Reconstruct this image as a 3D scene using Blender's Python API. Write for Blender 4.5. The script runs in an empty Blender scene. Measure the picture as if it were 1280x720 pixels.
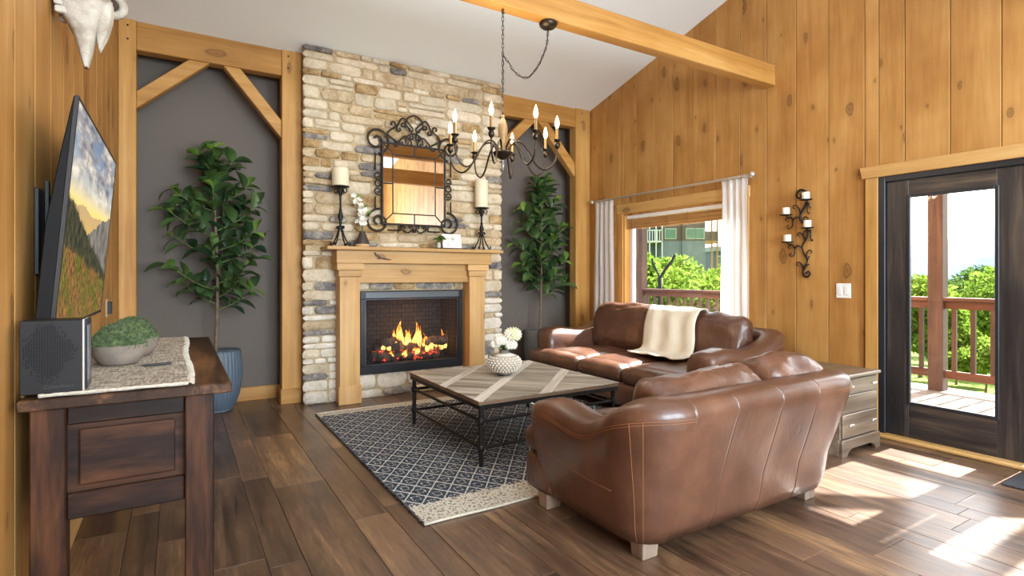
import bpy, bmesh, math, random
import numpy as np
from mathutils import Vector, Matrix, noise as mnoise
R = random.Random(7)
PI = math.pi
scene = bpy.context.scene
COL = scene.collection

# ------------------------------------------------------------------ camera
F_PX, YAW, YHOR, CAM_H = 683.9, math.radians(31.37), 343.3, 1.30
cam = bpy.data.cameras.new('camera')
cam.sensor_width = 36.0
cam.lens = F_PX / 1280 * 36.0
cam.shift_y = (YHOR - 360.0) / 1280.0
cam.clip_start = 0.05
cam.clip_end = 2000
camo = bpy.data.objects.new('camera', cam)
camo.location = (0, 0, CAM_H)
camo.rotation_euler = (PI / 2, 0, -YAW)
COL.objects.link(camo)
scene.camera = camo

# ------------------------------------------------------------------ world, sun, added rear fill lamps, exposure
world = bpy.data.worlds.new('sky')
scene.world = world
world.use_nodes = True
wn = world.node_tree
wn.nodes.clear()
sky = wn.nodes.new('ShaderNodeTexSky')
sky.sky_type = 'NISHITA'
sky.sun_disc = False
sky.sun_elevation = math.radians(45)
sky.sun_rotation = math.radians(90)
sky.air_density = 1.0
sky.dust_density = 2.5
bg = wn.nodes.new('ShaderNodeBackground')
bg.inputs['Strength'].default_value = 0.55
wo = wn.nodes.new('ShaderNodeOutputWorld')
hsv = wn.nodes.new('ShaderNodeHueSaturation')
hsv.inputs['Saturation'].default_value = 0.3
wn.links.new(sky.outputs[0], hsv.inputs['Color'])
wn.links.new(hsv.outputs[0], bg.inputs[0])
wn.links.new(bg.outputs[0], wo.inputs[0])

sun = bpy.data.lights.new('sun', 'SUN')
sun.energy = 25.0
sun.angle = math.radians(0.6)
sun.color = (1.0, 0.97, 0.92)
suno = bpy.data.objects.new('sun', sun)
suno.rotation_euler = Vector((-1.0, 0.0, -1.0)).to_track_quat('-Z', 'Y').to_euler()
suno.location = (20, 2, 20)
COL.objects.link(suno)

def area(name, loc, direction, sx, sy, power, color=(1, 1, 1)):
    l = bpy.data.lights.new(name, 'AREA')
    l.shape = 'RECTANGLE'
    l.size, l.size_y = sx, sy
    l.energy = power
    l.color = color
    o = bpy.data.objects.new(name, l)
    o.location = loc
    o.rotation_euler = Vector(direction).to_track_quat('-Z', 'Z').to_euler()
    COL.objects.link(o)
    return o
# fill lamps added behind the camera, tilted up to brighten the ceiling
area('rear_fill_light', (0.95, -3.52, 2.1), (0, 1, 0.34), 1.8, 2.7, 280, (0.75, 0.885, 1.0))
area('rear_fill_light', (3.05, -3.52, 2.1), (0, 1, 0.34), 1.6, 2.7, 255, (0.75, 0.885, 1.0))

vs = scene.view_settings
vs.view_transform = 'Standard'
vs.look = 'None'
vs.exposure = 0.6
vs.gamma = 1.0
vs.use_curve_mapping = False

# ------------------------------------------------------------------ helpers
WO = {}                                    # world offset of every object's origin
def tag(o, label=None, cat=None, group=None, kind=None):
    if label: o['label'] = label
    if cat: o['category'] = cat
    if group: o['group'] = group
    if kind: o['kind'] = kind
    return o
def thing(name, label, cat, loc, group=None, kind=None):
    o = bpy.data.objects.new(name, None)
    o.empty_display_size = 0.05
    o.location = loc
    COL.objects.link(o)
    WO[o.name] = Vector(loc)
    return tag(o, label, cat, group, kind)

def spl(pts, n=6, closed=False):
    """Catmull-Rom through pts."""
    P = [Vector(p) for p in pts]
    out = []
    m = len(P)
    segs = m if closed else m - 1
    for i in range(segs):
        p1, p2 = P[i], P[(i + 1) % m]
        p0 = P[i - 1] if (i > 0 or closed) else p1 * 2 - p2
        p3 = P[(i + 2) % m] if (i + 2 < m or closed) else p2 * 2 - p1
        for k in range(n):
            t = k / n
            out.append(0.5 * ((2 * p1) + (p2 - p0) * t + (2 * p0 - 5 * p1 + 4 * p2 - p3) * t * t + (3 * p1 - p0 - 3 * p2 + p3) * t ** 3))
    if not closed:
        out.append(P[-1])
    return out

class MB:
    def __init__(s):
        s.v, s.f = [], []
    def add(s, vs_, fs):
        b = len(s.v)
        s.v += [Vector(v) for v in vs_]
        s.f += [tuple(i + b for i in f) for f in fs]
        return s
    def box(s, a, b):
        x0, y0, z0 = a
        x1, y1, z1 = b
        return s.add([(x0, y0, z0), (x1, y0, z0), (x1, y1, z0), (x0, y1, z0), (x0, y0, z1), (x1, y0, z1), (x1, y1, z1), (x0, y1, z1)],
                     [(0, 3, 2, 1), (4, 5, 6, 7), (0, 1, 5, 4), (1, 2, 6, 5), (2, 3, 7, 6), (3, 0, 4, 7)])
    def obox(s, M, a, b):
        k = MB().box(a, b)
        return s.add([M @ v for v in k.v], k.f)
    def prism(s, poly, fn0, fn1):
        """poly 2D; fn0/fn1 map (u,v) to the two end faces."""
        n = len(poly)
        vs_ = [fn0(*p) for p in poly] + [fn1(*p) for p in poly]
        fs = [tuple(range(n - 1, -1, -1)), tuple(range(n, 2 * n))]
        fs += [(i, (i + 1) % n, n + (i + 1) % n, n + i) for i in range(n)]
        return s.add(vs_, fs)
    def loft(s, secs, closed_sec=True, caps=True, closed_path=False):
        n = len(secs[0])
        vs_ = [p for c in secs for p in c]
        fs = []
        m = len(secs)
        for i in range(m if closed_path else m - 1):
            j = (i + 1) % m
            for k in range(n if closed_sec else n - 1):
                l = (k + 1) % n
                fs.append((i * n + k, i * n + l, j * n + l, j * n + k))
        if caps and closed_sec and not closed_path:
            fs.append(tuple(range(n - 1, -1, -1)))
            fs.append(tuple((m - 1) * n + k for k in range(n)))
        return s.add(vs_, fs)
    def lathe(s, prof, c, segs=20, axis='z', rf=None, M=None):
        c = Vector(c)
        secs = []
        for r, h in prof:
            ring = []
            for k in range(segs):
                a = 2 * PI * k / segs
                q = r * (rf(a, h) if rf else 1)
                p = Vector((q * math.cos(a), q * math.sin(a), h))
                if axis == 'x': p = Vector((p.z, p.x, p.y))
                if axis == 'y': p = Vector((p.y, p.z, p.x))
                if M: p = M @ p
                ring.append(c + p)
            secs.append(ring)
        return s.loft(secs)
    def tube(s, pts, r, segs=6, caps=True, closed=False):
        P = [Vector(p) for p in pts]
        m = len(P)
        if m < 2: return s
        up = None
        secs = []
        for i in range(m):
            a = P[(i - 1) % m] if (closed or i) else P[0]
            b = P[(i + 1) % m] if (closed or i < m - 1) else P[-1]
            t = (b - a)
            if t.length < 1e-9: t = Vector((0, 0, 1))
            t.normalize()
            if up is None:
                up = t.orthogonal().normalized()
            else:
                up = up - t * up.dot(t)
                up = up.normalized() if up.length > 1e-6 else t.orthogonal().normalized()
            bi = t.cross(up)
            rr = r[i] if isinstance(r, (list, tuple)) else r
            secs.append([P[i] + (up * math.cos(2 * PI * k / segs) + bi * math.sin(2 * PI * k / segs)) * rr for k in range(segs)])
        return s.loft(secs, caps=caps, closed_path=closed)
    def ball(s, c, r, segs=12, rings=8):
        if not isinstance(r, (list, tuple)): r = (r, r, r)
        secs = []
        for i in range(rings + 1):
            t = PI * (0.02 + 0.96 * i / rings)
            secs.append([(c[0] + r[0] * math.sin(t) * math.cos(2 * PI * k / segs), c[1] + r[1] * math.sin(t) * math.sin(2 * PI * k / segs), c[2] - r[2] * math.cos(t)) for k in range(segs)])
        return s.loft(secs)
    def grid(s, fn, nu, nv):
        vs_ = [fn(i / nu, j / nv) for i in range(nu + 1) for j in range(nv + 1)]
        fs = [(i * (nv + 1) + j, (i + 1) * (nv + 1) + j, (i + 1) * (nv + 1) + j + 1, i * (nv + 1) + j + 1) for i in range(nu) for j in range(nv)]
        return s.add(vs_, fs)
    def sheet(s, fn, nu, nv, th):
        """a thin solid sheet: grid plus an offset back side."""
        P = [[Vector(fn(i / nu, j / nv)) for j in range(nv + 1)] for i in range(nu + 1)]
        def nrm(i, j):
            a = P[min(i + 1, nu)][j] - P[max(i - 1, 0)][j]
            b = P[i][min(j + 1, nv)] - P[i][max(j - 1, 0)]
            n_ = a.cross(b)
            return n_.normalized() if n_.length > 1e-9 else Vector((0, 0, 1))
        A = [P[i][j] + nrm(i, j) * th / 2 for i in range(nu + 1) for j in range(nv + 1)]
        B = [P[i][j] - nrm(i, j) * th / 2 for i in range(nu + 1) for j in range(nv + 1)]
        w = nv + 1
        o = len(A)
        fs = []
        for i in range(nu):
            for j in range(nv):
                q = (i * w + j, (i + 1) * w + j, (i + 1) * w + j + 1, i * w + j + 1)
                fs.append(q)
                fs.append(tuple(o + k for k in reversed(q)))
        bd = [i * w for i in range(nu + 1)] + [nu * w + j for j in range(1, nv + 1)] + [i * w + nv for i in range(nu - 1, -1, -1)] + [j for j in range(nv - 1, 0, -1)]
        for k in range(len(bd)):
            a, b = bd[k], bd[(k + 1) % len(bd)]
            fs.append((b, a, o + a, o + b))
        return s.add(A + B, fs)
    def rbox(s, c, size, r, n=8, puff=(0, 0, 0), M=None, nz=0, nsc=6, seed=0):
        """rounded, puffed cushion."""
        h = Vector(size) / 2
        bm = bmesh.new()
        ts = [-1.0]
        for k in range(1, n):
            ts.append(-1 + 2 * k / n)
        ts.append(1.0)
        def warp(t, hh):
            e = min(0.95, 1.3 * r / hh)
            return t if n < 4 else math.copysign(min(1, abs(t) ** 0.75), t)
        cache = {}
        vs_, fs = [], []
        def vert(p):
            key = tuple(round(q, 5) for q in p)
            if key in cache: return cache[key]
            q = Vector([warp(p[k], h[k]) * h[k] for k in range(3)])
            inner = Vector([max(-(h[k] - r), min(h[k] - r, q[k])) for k in range(3)])
            d = q - inner
            if d.length > 1e-9: d.normalize()
            o = inner + d * r
            u = [max(0, 1 - (o[k] / h[k]) ** 2) for k in range(3)]
            if puff[0]: o.x += math.copysign(puff[0] * u[1] * u[2], q.x) * abs(q.x / h.x)
            if puff[1]: o.y += math.copysign(puff[1] * u[0] * u[2], q.y) * abs(q.y / h.y)
            if puff[2]: o.z += math.copysign(puff[2] * u[0] * u[1], q.z) * abs(q.z / h.z)
            if nz:
                w_ = mnoise.noise(o * nsc + Vector((seed, seed * 2.1, 0))) + 0.5 * mnoise.noise(o * nsc * 2.3 + Vector((0, seed, 5)))
                o = o + d * nz * w_
            cache[key] = len(vs_)
            o = o + Vector(c)
            vs_.append(M @ o if M else o)
            return cache[key]
        for ax in range(3):
            for sgn in (-1, 1):
                for i in range(n):
                    for j in range(n):
                        q = []
                        for (a, b) in ((ts[i], ts[j]), (ts[i + 1], ts[j]), (ts[i + 1], ts[j + 1]), (ts[i], ts[j + 1])):
                            p = [0, 0, 0]
                            p[ax] = sgn
                            p[(ax + 1) % 3] = a
                            p[(ax + 2) % 3] = b
                            q.append(vert(p))
                        fs.append(tuple(q) if sgn > 0 else tuple(reversed(q)))
        bm.free()
        return s.add(vs_, fs)
    def build(s, name, mat, parent=None, smooth=None, bevel=0, bseg=1, loc=None, sub=0):
        if parent is not None:
            off = WO[parent.name]
        elif loc is not None:
            off = Vector(loc)
        else:
            xs = [v.x for v in s.v]; ys = [v.y for v in s.v]; zs = [v.z for v in s.v]
            off = Vector(((min(xs) + max(xs)) / 2, (min(ys) + max(ys)) / 2, min(zs)))
        me = bpy.data.meshes.new(name)
        me.from_pydata([tuple(v - off) for v in s.v], [], s.f)
        if bevel:
            bm = bmesh.new()
            bm.from_mesh(me)
            bmesh.ops.recalc_face_normals(bm, faces=bm.faces)
            es = [e for e in bm.edges if len(e.link_faces) == 2 and e.calc_face_angle(0) > 0.5]
            bmesh.ops.bevel(bm, geom=es, offset=bevel, segments=bseg, profile=0.5, affect='EDGES', clamp_overlap=True)
            bm.to_mesh(me)
            bm.free()
        else:
            bm = bmesh.new()
            bm.from_mesh(me)
            bmesh.ops.recalc_face_normals(bm, faces=bm.faces)
            bm.to_mesh(me)
            bm.free()
        if smooth:
            me.shade_smooth()
            if smooth is not True:
                me.set_sharp_from_angle(angle=math.radians(smooth))
        me.materials.append(mat)
        o = bpy.data.objects.new(name, me)
        COL.objects.link(o)
        if parent is not None:
            o.parent = parent
            WO[o.name] = WO[parent.name]
        else:
            o.location = off
            WO[o.name] = off
        if sub:
            m = o.modifiers.new('subdivision', 'SUBSURF')
            m.levels = m.render_levels = sub
        return o

def inst(me, name, parent, mw):
    """a part that shares mesh data; mw = world matrix."""
    o = bpy.data.objects.new(name, me)
    COL.objects.link(o)
    o.parent = parent
    o.matrix_local = Matrix.Translation(-WO[parent.name]) @ mw
    return o

def clip_poly(poly, a, b, c):
    """keep a*x+b*y<=c"""
    out = []
    for i in range(len(poly)):
        p, q = poly[i], poly[(i + 1) % len(poly)]
        dp, dq = a * p[0] + b * p[1] - c, a * q[0] + b * q[1] - c
        if dp <= 0: out.append(p)
        if (dp < 0 < dq) or (dq < 0 < dp):
            t = dp / (dp - dq)
            out.append((p[0] + (q[0] - p[0]) * t, p[1] + (q[1] - p[1]) * t))
    return out

# ------------------------------------------------------------------ materials
def srgb(r, g, b):
    f = lambda c: (c / 255 / 12.92) if c / 255 <= 0.04045 else ((c / 255 + 0.055) / 1.055) ** 2.4
    return (f(r), f(g), f(b), 1)
class NT:
    def __init__(s, name):
        s.m = bpy.data.materials.new(name)
        s.m.use_nodes = True
        s.t = s.m.node_tree
        s.t.nodes.clear()
        s.out = s.t.nodes.new('ShaderNodeOutputMaterial')
    def n(s, typ, **kw):
        nd = s.t.nodes.new('ShaderNode' + typ)
        for k, v in kw.items():
            setattr(nd, k, v)
        return nd
    def l(s, a, b):
        s.t.links.new(a, b)
    def val(s, x, sock):
        if hasattr(x, 'is_linked') or isinstance(x, bpy.types.NodeSocket): s.l(x, sock)
        else: sock.default_value = x
    def math(s, op, a, b=None, c=None, clamp=False):
        nd = s.n('Math', operation=op)
        nd.use_clamp = clamp
        s.val(a, nd.inputs[0])
        if b is not None: s.val(b, nd.inputs[1])
        if c is not None: s.val(c, nd.inputs[2])
        return nd.outputs[0]
    def ramp(s, fac, stops, interp='LINEAR'):
        nd = s.n('ValToRGB')
        cr = nd.color_ramp
        cr.interpolation = interp
        while len(cr.elements) < len(stops): cr.elements.new(0.5)
        for e, (p, c) in zip(cr.elements, stops):
            e.position = p
            e.color = c if len(c) == 4 else (*c, 1)
        s.l(fac, nd.inputs[0])
        return nd.outputs[0]
    def mix(s, fac, a, b, blend='MIX'):
        nd = s.n('Mix', data_type='RGBA', blend_type=blend)
        s.val(fac, nd.inputs[0])
        s.val(a, nd.inputs[6])
        s.val(b, nd.inputs[7])
        return nd.outputs[2]
    def coords(s, rnd=True, scale=(1, 1, 1), kind='Object', amount=23.0):
        tc = s.n('TexCoord')
        v = tc.outputs[kind]
        if rnd:
            oi = s.n('ObjectInfo')
            k = s.n('VectorMath', operation='SCALE')
            k.inputs[0].default_value = (1.0, 0.71, 0.37)
            s.l(s.math('MULTIPLY', oi.outputs['Random'], amount), k.inputs['Scale'])
            ad = s.n('VectorMath', operation='ADD')
            s.l(v, ad.inputs[0]); s.l(k.outputs[0], ad.inputs[1])
            v = ad.outputs[0]
            s.random = oi.outputs['Random']
        s.base = v
        mp = s.n('Mapping')
        mp.inputs['Scale'].default_value = scale
        s.l(v, mp.inputs[0])
        return mp.outputs[0]
    def scaled(s, v, scale):
        mp = s.n('Mapping')
        mp.inputs['Scale'].default_value = scale
        s.l(v, mp.inputs[0])
        return mp.outputs[0]
    def noise(s, v, scale=5.0, detail=4.0, rough=0.55, dist=0.0):
        nd = s.n('TexNoise')
        nd.inputs['Scale'].default_value = scale
        nd.inputs['Detail'].default_value = detail
        nd.inputs['Roughness'].default_value = rough
        nd.inputs['Distortion'].default_value = dist
        if v is not None: s.l(v, nd.inputs['Vector'])
        return nd.outputs['Fac']
    def bsdf(s, col, rough=0.5, metal=0.0, spec=0.5, bump=None, bstr=0.3, bdist=0.005, coat=0, sheen=0, alpha=None):
        b = s.n('BsdfPrincipled')
        s.val(col, b.inputs['Base Color'])
        s.val(rough, b.inputs['Roughness'])
        b.inputs['Metallic'].default_value = metal
        b.inputs['Specular IOR Level'].default_value = spec
        if coat: b.inputs['Coat Weight'].default_value = coat; b.inputs['Coat Roughness'].default_value = 0.2
        if sheen: b.inputs['Sheen Weight'].default_value = sheen
        if alpha is not None: s.val(alpha, b.inputs['Alpha'])
        if bump is not None:
            bp = s.n('Bump')
            bp.inputs['Strength'].default_value = bstr
            bp.inputs['Distance'].default_value = bdist
            s.l(bump, bp.inputs['Height'])
            s.l(bp.outputs[0], b.inputs['Normal'])
        s.l(b.outputs[0], s.out.inputs[0])
        s.b = b
        return s.m

def plain(name, col, rough=0.5, metal=0.0, spec=0.5, nscale=0, nvar=0.15, bump=0.0, bscale=80):
    t = NT(name)
    c = col
    bp = None
    if nscale or bump:
        v = t.coords(rnd=True)
    if nscale:
        f = t.noise(v, nscale, 4)
        d = tuple(x * (1 - nvar) for x in col[:3]) + (1,)
        e = tuple(min(1, x * (1 + nvar)) for x in col[:3]) + (1,)
        c = t.ramp(f, [(0.3, d), (0.7, e)])
    if bump:
        bp = t.noise(v, bscale, 3)
    return t.bsdf(c, rough, metal, spec, bp, bump, 0.004)

def wood(name, dark, mid, light, axis='z', across=14, along=0.7, knots=0.0, knot_scale=3.0, rough=0.5, spec=0.35, knotcol=srgb(92, 48, 18), rndvar=0.12, bstr=0.15, plane=None, gw=0.75, bw_=0.35):
    t = NT(name)
    sc = {'x': (along, across, across), 'y': (across, along, across), 'z': (across, across, along)}[axis]
    v = t.coords(True, sc)
    g = t.noise(v, 1.0, 6, 0.6, 0.6)
    fine = t.noise(t.scaled(v, (6, 6, 6)), 1.0, 3, 0.6)
    f = t.math('ADD', t.math('MULTIPLY', t.math('ADD', t.math('MULTIPLY', t.math('SUBTRACT', g, 0.5), gw / 0.75), 0.5), 0.75), t.math('MULTIPLY', fine, 0.25))
    blotch = t.noise(t.base, 1.6, 3)
    f = t.math('ADD', f, t.math('MULTIPLY', t.math('SUBTRACT', blotch, 0.5), bw_))
    col = t.ramp(f, [(0.30, dark), (0.5, mid), (0.70, light)])
    rv = t.math('ADD', t.math('MULTIPLY', t.random, 2 * rndvar), 1 - rndvar)
    hs = t.n('HueSaturation')
    t.l(col, hs.inputs['Color']); t.l(rv, hs.inputs['Value'])
    col = hs.outputs[0]
    if knots:
        ks = {'x': (knot_scale * 0.45, knot_scale, knot_scale), 'y': (knot_scale, knot_scale * 0.45, knot_scale), 'z': (knot_scale, knot_scale, knot_scale * 0.45)}[axis]
        vo = t.n('TexVoronoi')
        vo.inputs['Scale'].default_value = 1.0
        if plane == 'yz':
            vo.voronoi_dimensions = '2D'
            sp_ = t.n('SeparateXYZ'); t.l(t.base, sp_.inputs[0])
            cb_ = t.n('CombineXYZ'); t.l(sp_.outputs[1], cb_.inputs[0]); t.l(sp_.outputs[2], cb_.inputs[1])
            kv = t.scaled(cb_.outputs[0], (knot_scale, knot_scale * 0.5, 1))
        else:
            kv = t.scaled(t.base, ks)
        nn = t.n('TexNoise'); nn.inputs['Scale'].default_value = 3.5
        t.l(kv, nn.inputs['Vector'])
        ad = t.n('VectorMath', operation='ADD')
        sc2 = t.n('VectorMath', operation='SCALE'); sc2.inputs['Scale'].default_value = 0.13
        t.l(nn.outputs['Color'], sc2.inputs[0]); t.l(kv, ad.inputs[0]); t.l(sc2.outputs[0], ad.inputs[1])
        t.l(ad.outputs[0], vo.inputs['Vector'])
        d = vo.outputs['Distance']
        if plane == 'yz':
            sc_ = t.n('SeparateColor'); t.l(vo.outputs['Color'], sc_.inputs[0])
            d = t.math('DIVIDE', d, t.math('ADD', 0.22, t.math('POWER', sc_.outputs[0], 2.0)))
        k = t.ramp(d, [(0.0, (1, 1, 1, 1)), (0.05 * knots, (.55, .55, .55, 1)), (0.085 * knots, (.9, .9, .9, 1)), (0.11 * knots, (0.2, .2, .2, 1)), (0.3 * knots, (0, 0, 0, 1))])
        col = t.mix(t.math('MULTIPLY', k, 0.72), col, knotcol)
    return t.bsdf(col, rough, 0, spec, f, bstr, 0.002)

M = {}
M['pine'] = wood('honey_pine_boards', srgb(154, 103, 48), srgb(178, 128, 67), srgb(198, 150, 88), 'z', 7, 0.5, 1.15, 3.4, 0.55, plane='yz', gw=0.5, bw_=0.6, knotcol=srgb(84, 46, 20), rndvar=0.05, bstr=0.08)
M['pine_x'] = wood('honey_pine_beam', srgb(156, 106, 48), srgb(180, 130, 65), srgb(196, 150, 86), 'x', 10, 0.5, 1.2, 3.0, 0.5, rndvar=0.05)
M['pine_y'] = wood('honey_pine_trim', srgb(186, 140, 80), srgb(204, 160, 98), srgb(218, 178, 120), 'y', 12, 0.6, 0.9, 3.0, 0.5, rndvar=0.05)
M['pine_post'] = wood('honey_pine_post', srgb(170, 118, 56), srgb(194, 144, 76), srgb(210, 164, 100), 'z', 12, 0.5, 1.1, 3.4, 0.5, rndvar=0.05)
M['mantel_z'] = wood('pale_pine_mantel', srgb(176, 132, 78), srgb(196, 154, 98), srgb(210, 172, 120), 'z', 14, 0.6, 1.5, 4.2, 0.5)
M['mantel_x'] = wood('pale_pine_mantel_boards', srgb(176, 132, 78), srgb(196, 154, 98), srgb(210, 172, 120), 'x', 14, 0.6, 1.2, 3.8, 0.5)
M['darkwood_x'] = wood('dark_walnut_top', srgb(14, 8, 6), srgb(36, 20, 13), srgb(80, 48, 28), 'x', 9, 1.2, 0, 3, 0.5, 0.22, bstr=0.3)
M['darkwood_z'] = wood('dark_walnut_legs', srgb(16, 9, 6), srgb(42, 23, 14), srgb(88, 53, 30), 'z', 9, 1.0, 0, 3, 0.5, 0.22, bstr=0.3)
M['darkwood_y'] = wood('dark_walnut_length', srgb(24, 14, 9), srgb(56, 36, 23), srgb(116, 80, 50), 'y', 9, 1.0, 0, 3, 0.5, 0.22, bstr=0.3)

def floor_mat():
    t = NT('dark_plank_floor')
    v = t.coords(True, (16, 0.9, 16), amount=41)
    g = t.noise(v, 1.0, 7, 0.65, 0.8)
    sm = t.noise(t.scaled(v, (5, 12, 5)), 1.0, 3, 0.6)
    bl = t.noise(t.scaled(t.base, (3.0, 1.3, 1)), 1.0, 3, 0.6)
    f = t.math('ADD', t.math('MULTIPLY', g, 0.55), t.math('MULTIPLY', sm, 0.2))
    f = t.math('ADD', f, t.math('MULTIPLY', bl, 0.45))
    f = t.math('ADD', f, t.math('MULTIPLY', t.math('SUBTRACT', t.random, 0.5), 0.14))
    col = t.ramp(f, [(0.42, srgb(52, 37, 28)), (0.56, srgb(90, 67, 51)), (0.68, srgb(122, 93, 69)), (0.80, srgb(172, 134, 92))])
    ro = t.math('ADD', 0.22, t.math('MULTIPLY', g, 0.22))
    return t.bsdf(col, ro, 0, 0.8, f, 0.18, 0.002)
M['floor'] = floor_mat()
M['gap'] = plain('floor_joint', srgb(120, 104, 92), 0.8)
M['ceil'] = plain('white_ceiling_paint', srgb(239, 245, 246), 0.85, bump=0.08, bscale=60)
M['char'] = plain('charcoal_wall_paint', srgb(104, 94, 86), 0.75, bump=0.05, bscale=90)
M['mortar'] = plain('tan_mortar', srgb(184, 164, 130), 0.95, nscale=14, nvar=0.2, bump=0.6, bscale=70)
def stone_mat(name, a, b, c):
    t = NT(name)
    v = t.coords(True)
    f = t.noise(v, 7, 6, 0.7)
    f2 = t.noise(v, 38, 4, 0.6)
    ff = t.math('ADD', t.math('MULTIPLY', f, 0.7), t.math('MULTIPLY', f2, 0.3))
    col = t.ramp(ff, [(0.36, a), (0.5, b), (0.64, c)])
    hs = t.n('HueSaturation')
    t.l(col, hs.inputs['Color'])
    t.l(t.math('ADD', t.math('MULTIPLY', t.random, 0.22), 0.89), hs.inputs['Value'])
    return t.bsdf(hs.outputs[0], 0.92, 0, 0.2, ff, 1.0, 0.02)
M['st'] = [stone_mat('cream_ledge_stone', srgb(186, 168, 142), srgb(210, 194, 168), srgb(226, 214, 194)),
           stone_mat('buff_ledge_stone', srgb(160, 136, 102), srgb(196, 174, 142), srgb(216, 200, 172)),
           stone_mat('ochre_ledge_stone', srgb(128, 100, 64), srgb(174, 144, 102), srgb(204, 180, 142)),
           stone_mat('slate_ledge_stone', srgb(88, 86, 88), srgb(132, 126, 122), srgb(186, 174, 156)),
           stone_mat('lit_ledge_stone', srgb(196, 184, 164), srgb(218, 208, 192), srgb(232, 226, 214))]
M['iron'] = plain('wrought_iron', srgb(58, 52, 48), 0.5, 0.75, 0.5, nscale=30, nvar=0.25)
M['ironblack'] = plain('black_iron', srgb(36, 33, 32), 0.5, 0.5, 0.5, nscale=30, nvar=0.25)
M['bronze'] = plain('dark_bronze', srgb(66, 56, 46), 0.38, 0.85, 0.5, nscale=25, nvar=0.3)
M['blackmetal'] = plain('black_powder_metal', srgb(32, 34, 38), 0.38, 0.3, 0.5)
M['steelgrey'] = plain('dark_steel', srgb(70, 70, 74), 0.42, 0.7, 0.5, nscale=20)
M['nickel'] = plain('brushed_nickel', srgb(212, 206, 196), 0.42, 0.85)
M['wax'] = plain('ivory_wax', srgb(236, 222, 192), 0.5, nscale=9, nvar=0.04)
M['waxs'] = plain('white_wax', srgb(238, 230, 214), 0.5)
M['wick'] = plain('wick', srgb(40, 32, 26), 0.9)
M['white'] = plain('white_plastic', srgb(240, 238, 234), 0.4)
M['black'] = plain('black_plastic', srgb(20, 20, 22), 0.45)
M['blackgloss'] = plain('black_gloss', srgb(24, 22, 23), 0.45, spec=0.3)
def leather(nm='brown_leather', bs=0.45, bd=0.011):
    t = NT(nm)
    v = t.coords(True, amount=5)
    f = t.noise(v, 3.2, 5, 0.6)
    f2 = t.noise(v, 240, 3, 0.6)
    f3 = t.math('ADD', t.noise(v, 17, 4, 0.6, 1.2), t.math('MULTIPLY', t.noise(t.scaled(v, (1, 1, 0.35)), 11, 3, 0.5, 2.0), 1.3))
    col = t.ramp(f, [(0.3, srgb(74, 46, 34)), (0.55, srgb(98, 64, 47)), (0.75, srgb(120, 82, 60))])
    bp = t.math('ADD', t.math('MULTIPLY', f2, 0.12), f3)
    ro = t.math('ADD', 0.28, t.math('MULTIPLY', f, 0.22))
    return t.bsdf(col, ro, 0, 0.55, bp, bs, bd, coat=0.25)
M['leather'] = leather()
M['leather_s'] = leather('smooth_brown_leather', 0.22, 0.005)
M['seam'] = plain('dark_seam', srgb(46, 26, 18), 0.7)
M['thread'] = plain('tan_stitching', srgb(150, 100, 62), 0.7)
M['footwood'] = wood('sofa_foot_wood', srgb(112, 96, 84), srgb(140, 122, 106), srgb(164, 146, 130), 'z', 16, 1, 0, 3, 0.55)
def fabric(name, a, b, sc=160, tr=0.0, rough=0.9):
    t = NT(name)
    v = t.coords(True)
    f = t.noise(v, sc, 2, 0.5)
    g = t.noise(v, 6, 3)
    col = t.ramp(t.math('ADD', t.math('MULTIPLY', f, 0.6), t.math('MULTIPLY', g, 0.4)), [(0.35, a), (0.65, b)])
    m = t.bsdf(col, rough, 0, 0.2, f, 0.4, 0.003, sheen=0.2)
    if tr:
        ts = t.n('BsdfTranslucent')
        t.l(col, ts.inputs[0])
        mx = t.n('MixShader')
        mx.inputs[0].default_value = tr
        t.l(t.b.outputs[0], mx.inputs[1]); t.l(ts.outputs[0], mx.inputs[2])
        t.l(mx.outputs[0], t.out.inputs[0])
    return m
M['curtain'] = fabric('white_sheer_curtain', srgb(236, 234, 232), srgb(250, 249, 248), 200, 0.6)
M['throw'] = fabric('cream_throw', srgb(224, 210, 186), srgb(240, 230, 210), 220)
M['moss'] = fabric('green_moss', srgb(46, 62, 32), srgb(108, 124, 78), 60)
def sheer():
    t = NT('white_sheer_curtain')
    v = t.coords(False)
    d = t.n('BsdfDiffuse'); d.inputs[0].default_value = (0.965, 0.965, 0.965, 1)
    s = t.n('BsdfTranslucent'); s.inputs[0].default_value = (0.95, 0.945, 0.94, 1)
    p = t.n('BsdfTransparent')
    m1 = t.n('MixShader'); m1.inputs[0].default_value = 0.55
    t.l(d.outputs[0], m1.inputs[1]); t.l(s.outputs[0], m1.inputs[2])
    m2 = t.n('MixShader')
    t.l(t.math('ADD', 0.08, t.math('MULTIPLY', t.noise(v, 300, 1), 0.16)), m2.inputs[0])
    t.l(m1.outputs[0], m2.inputs[1]); t.l(p.outputs[0], m2.inputs[2]); t.l(m2.outputs[0], t.out.inputs[0])
    return t.m
M['curtain'] = sheer()
def leafm(name, a, b, tr=0.25, rough=0.35):
    t = NT(name)
    v = t.coords(True)
    f = t.noise(v, 9, 3)
    col = t.ramp(t.math('ADD', t.math('MULTIPLY', t.random, 0.7), t.math('MULTIPLY', f, 0.3)), [(0.15, a), (0.85, b)])
    m = t.bsdf(col, rough, 0, 0.5)
    ts = t.n('BsdfTranslucent')
    t.l(col, ts.inputs[0])
    mx = t.n('MixShader')
    mx.inputs[0].default_value = tr
    t.l(t.b.outputs[0], mx.inputs[1]); t.l(ts.outputs[0], mx.inputs[2])
    t.l(mx.outputs[0], t.out.inputs[0])
    return m
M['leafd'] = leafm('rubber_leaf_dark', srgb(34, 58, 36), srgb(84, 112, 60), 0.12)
M['leafl'] = leafm('rubber_leaf_light', srgb(74, 108, 46), srgb(124, 158, 66), 0.25)
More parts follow.
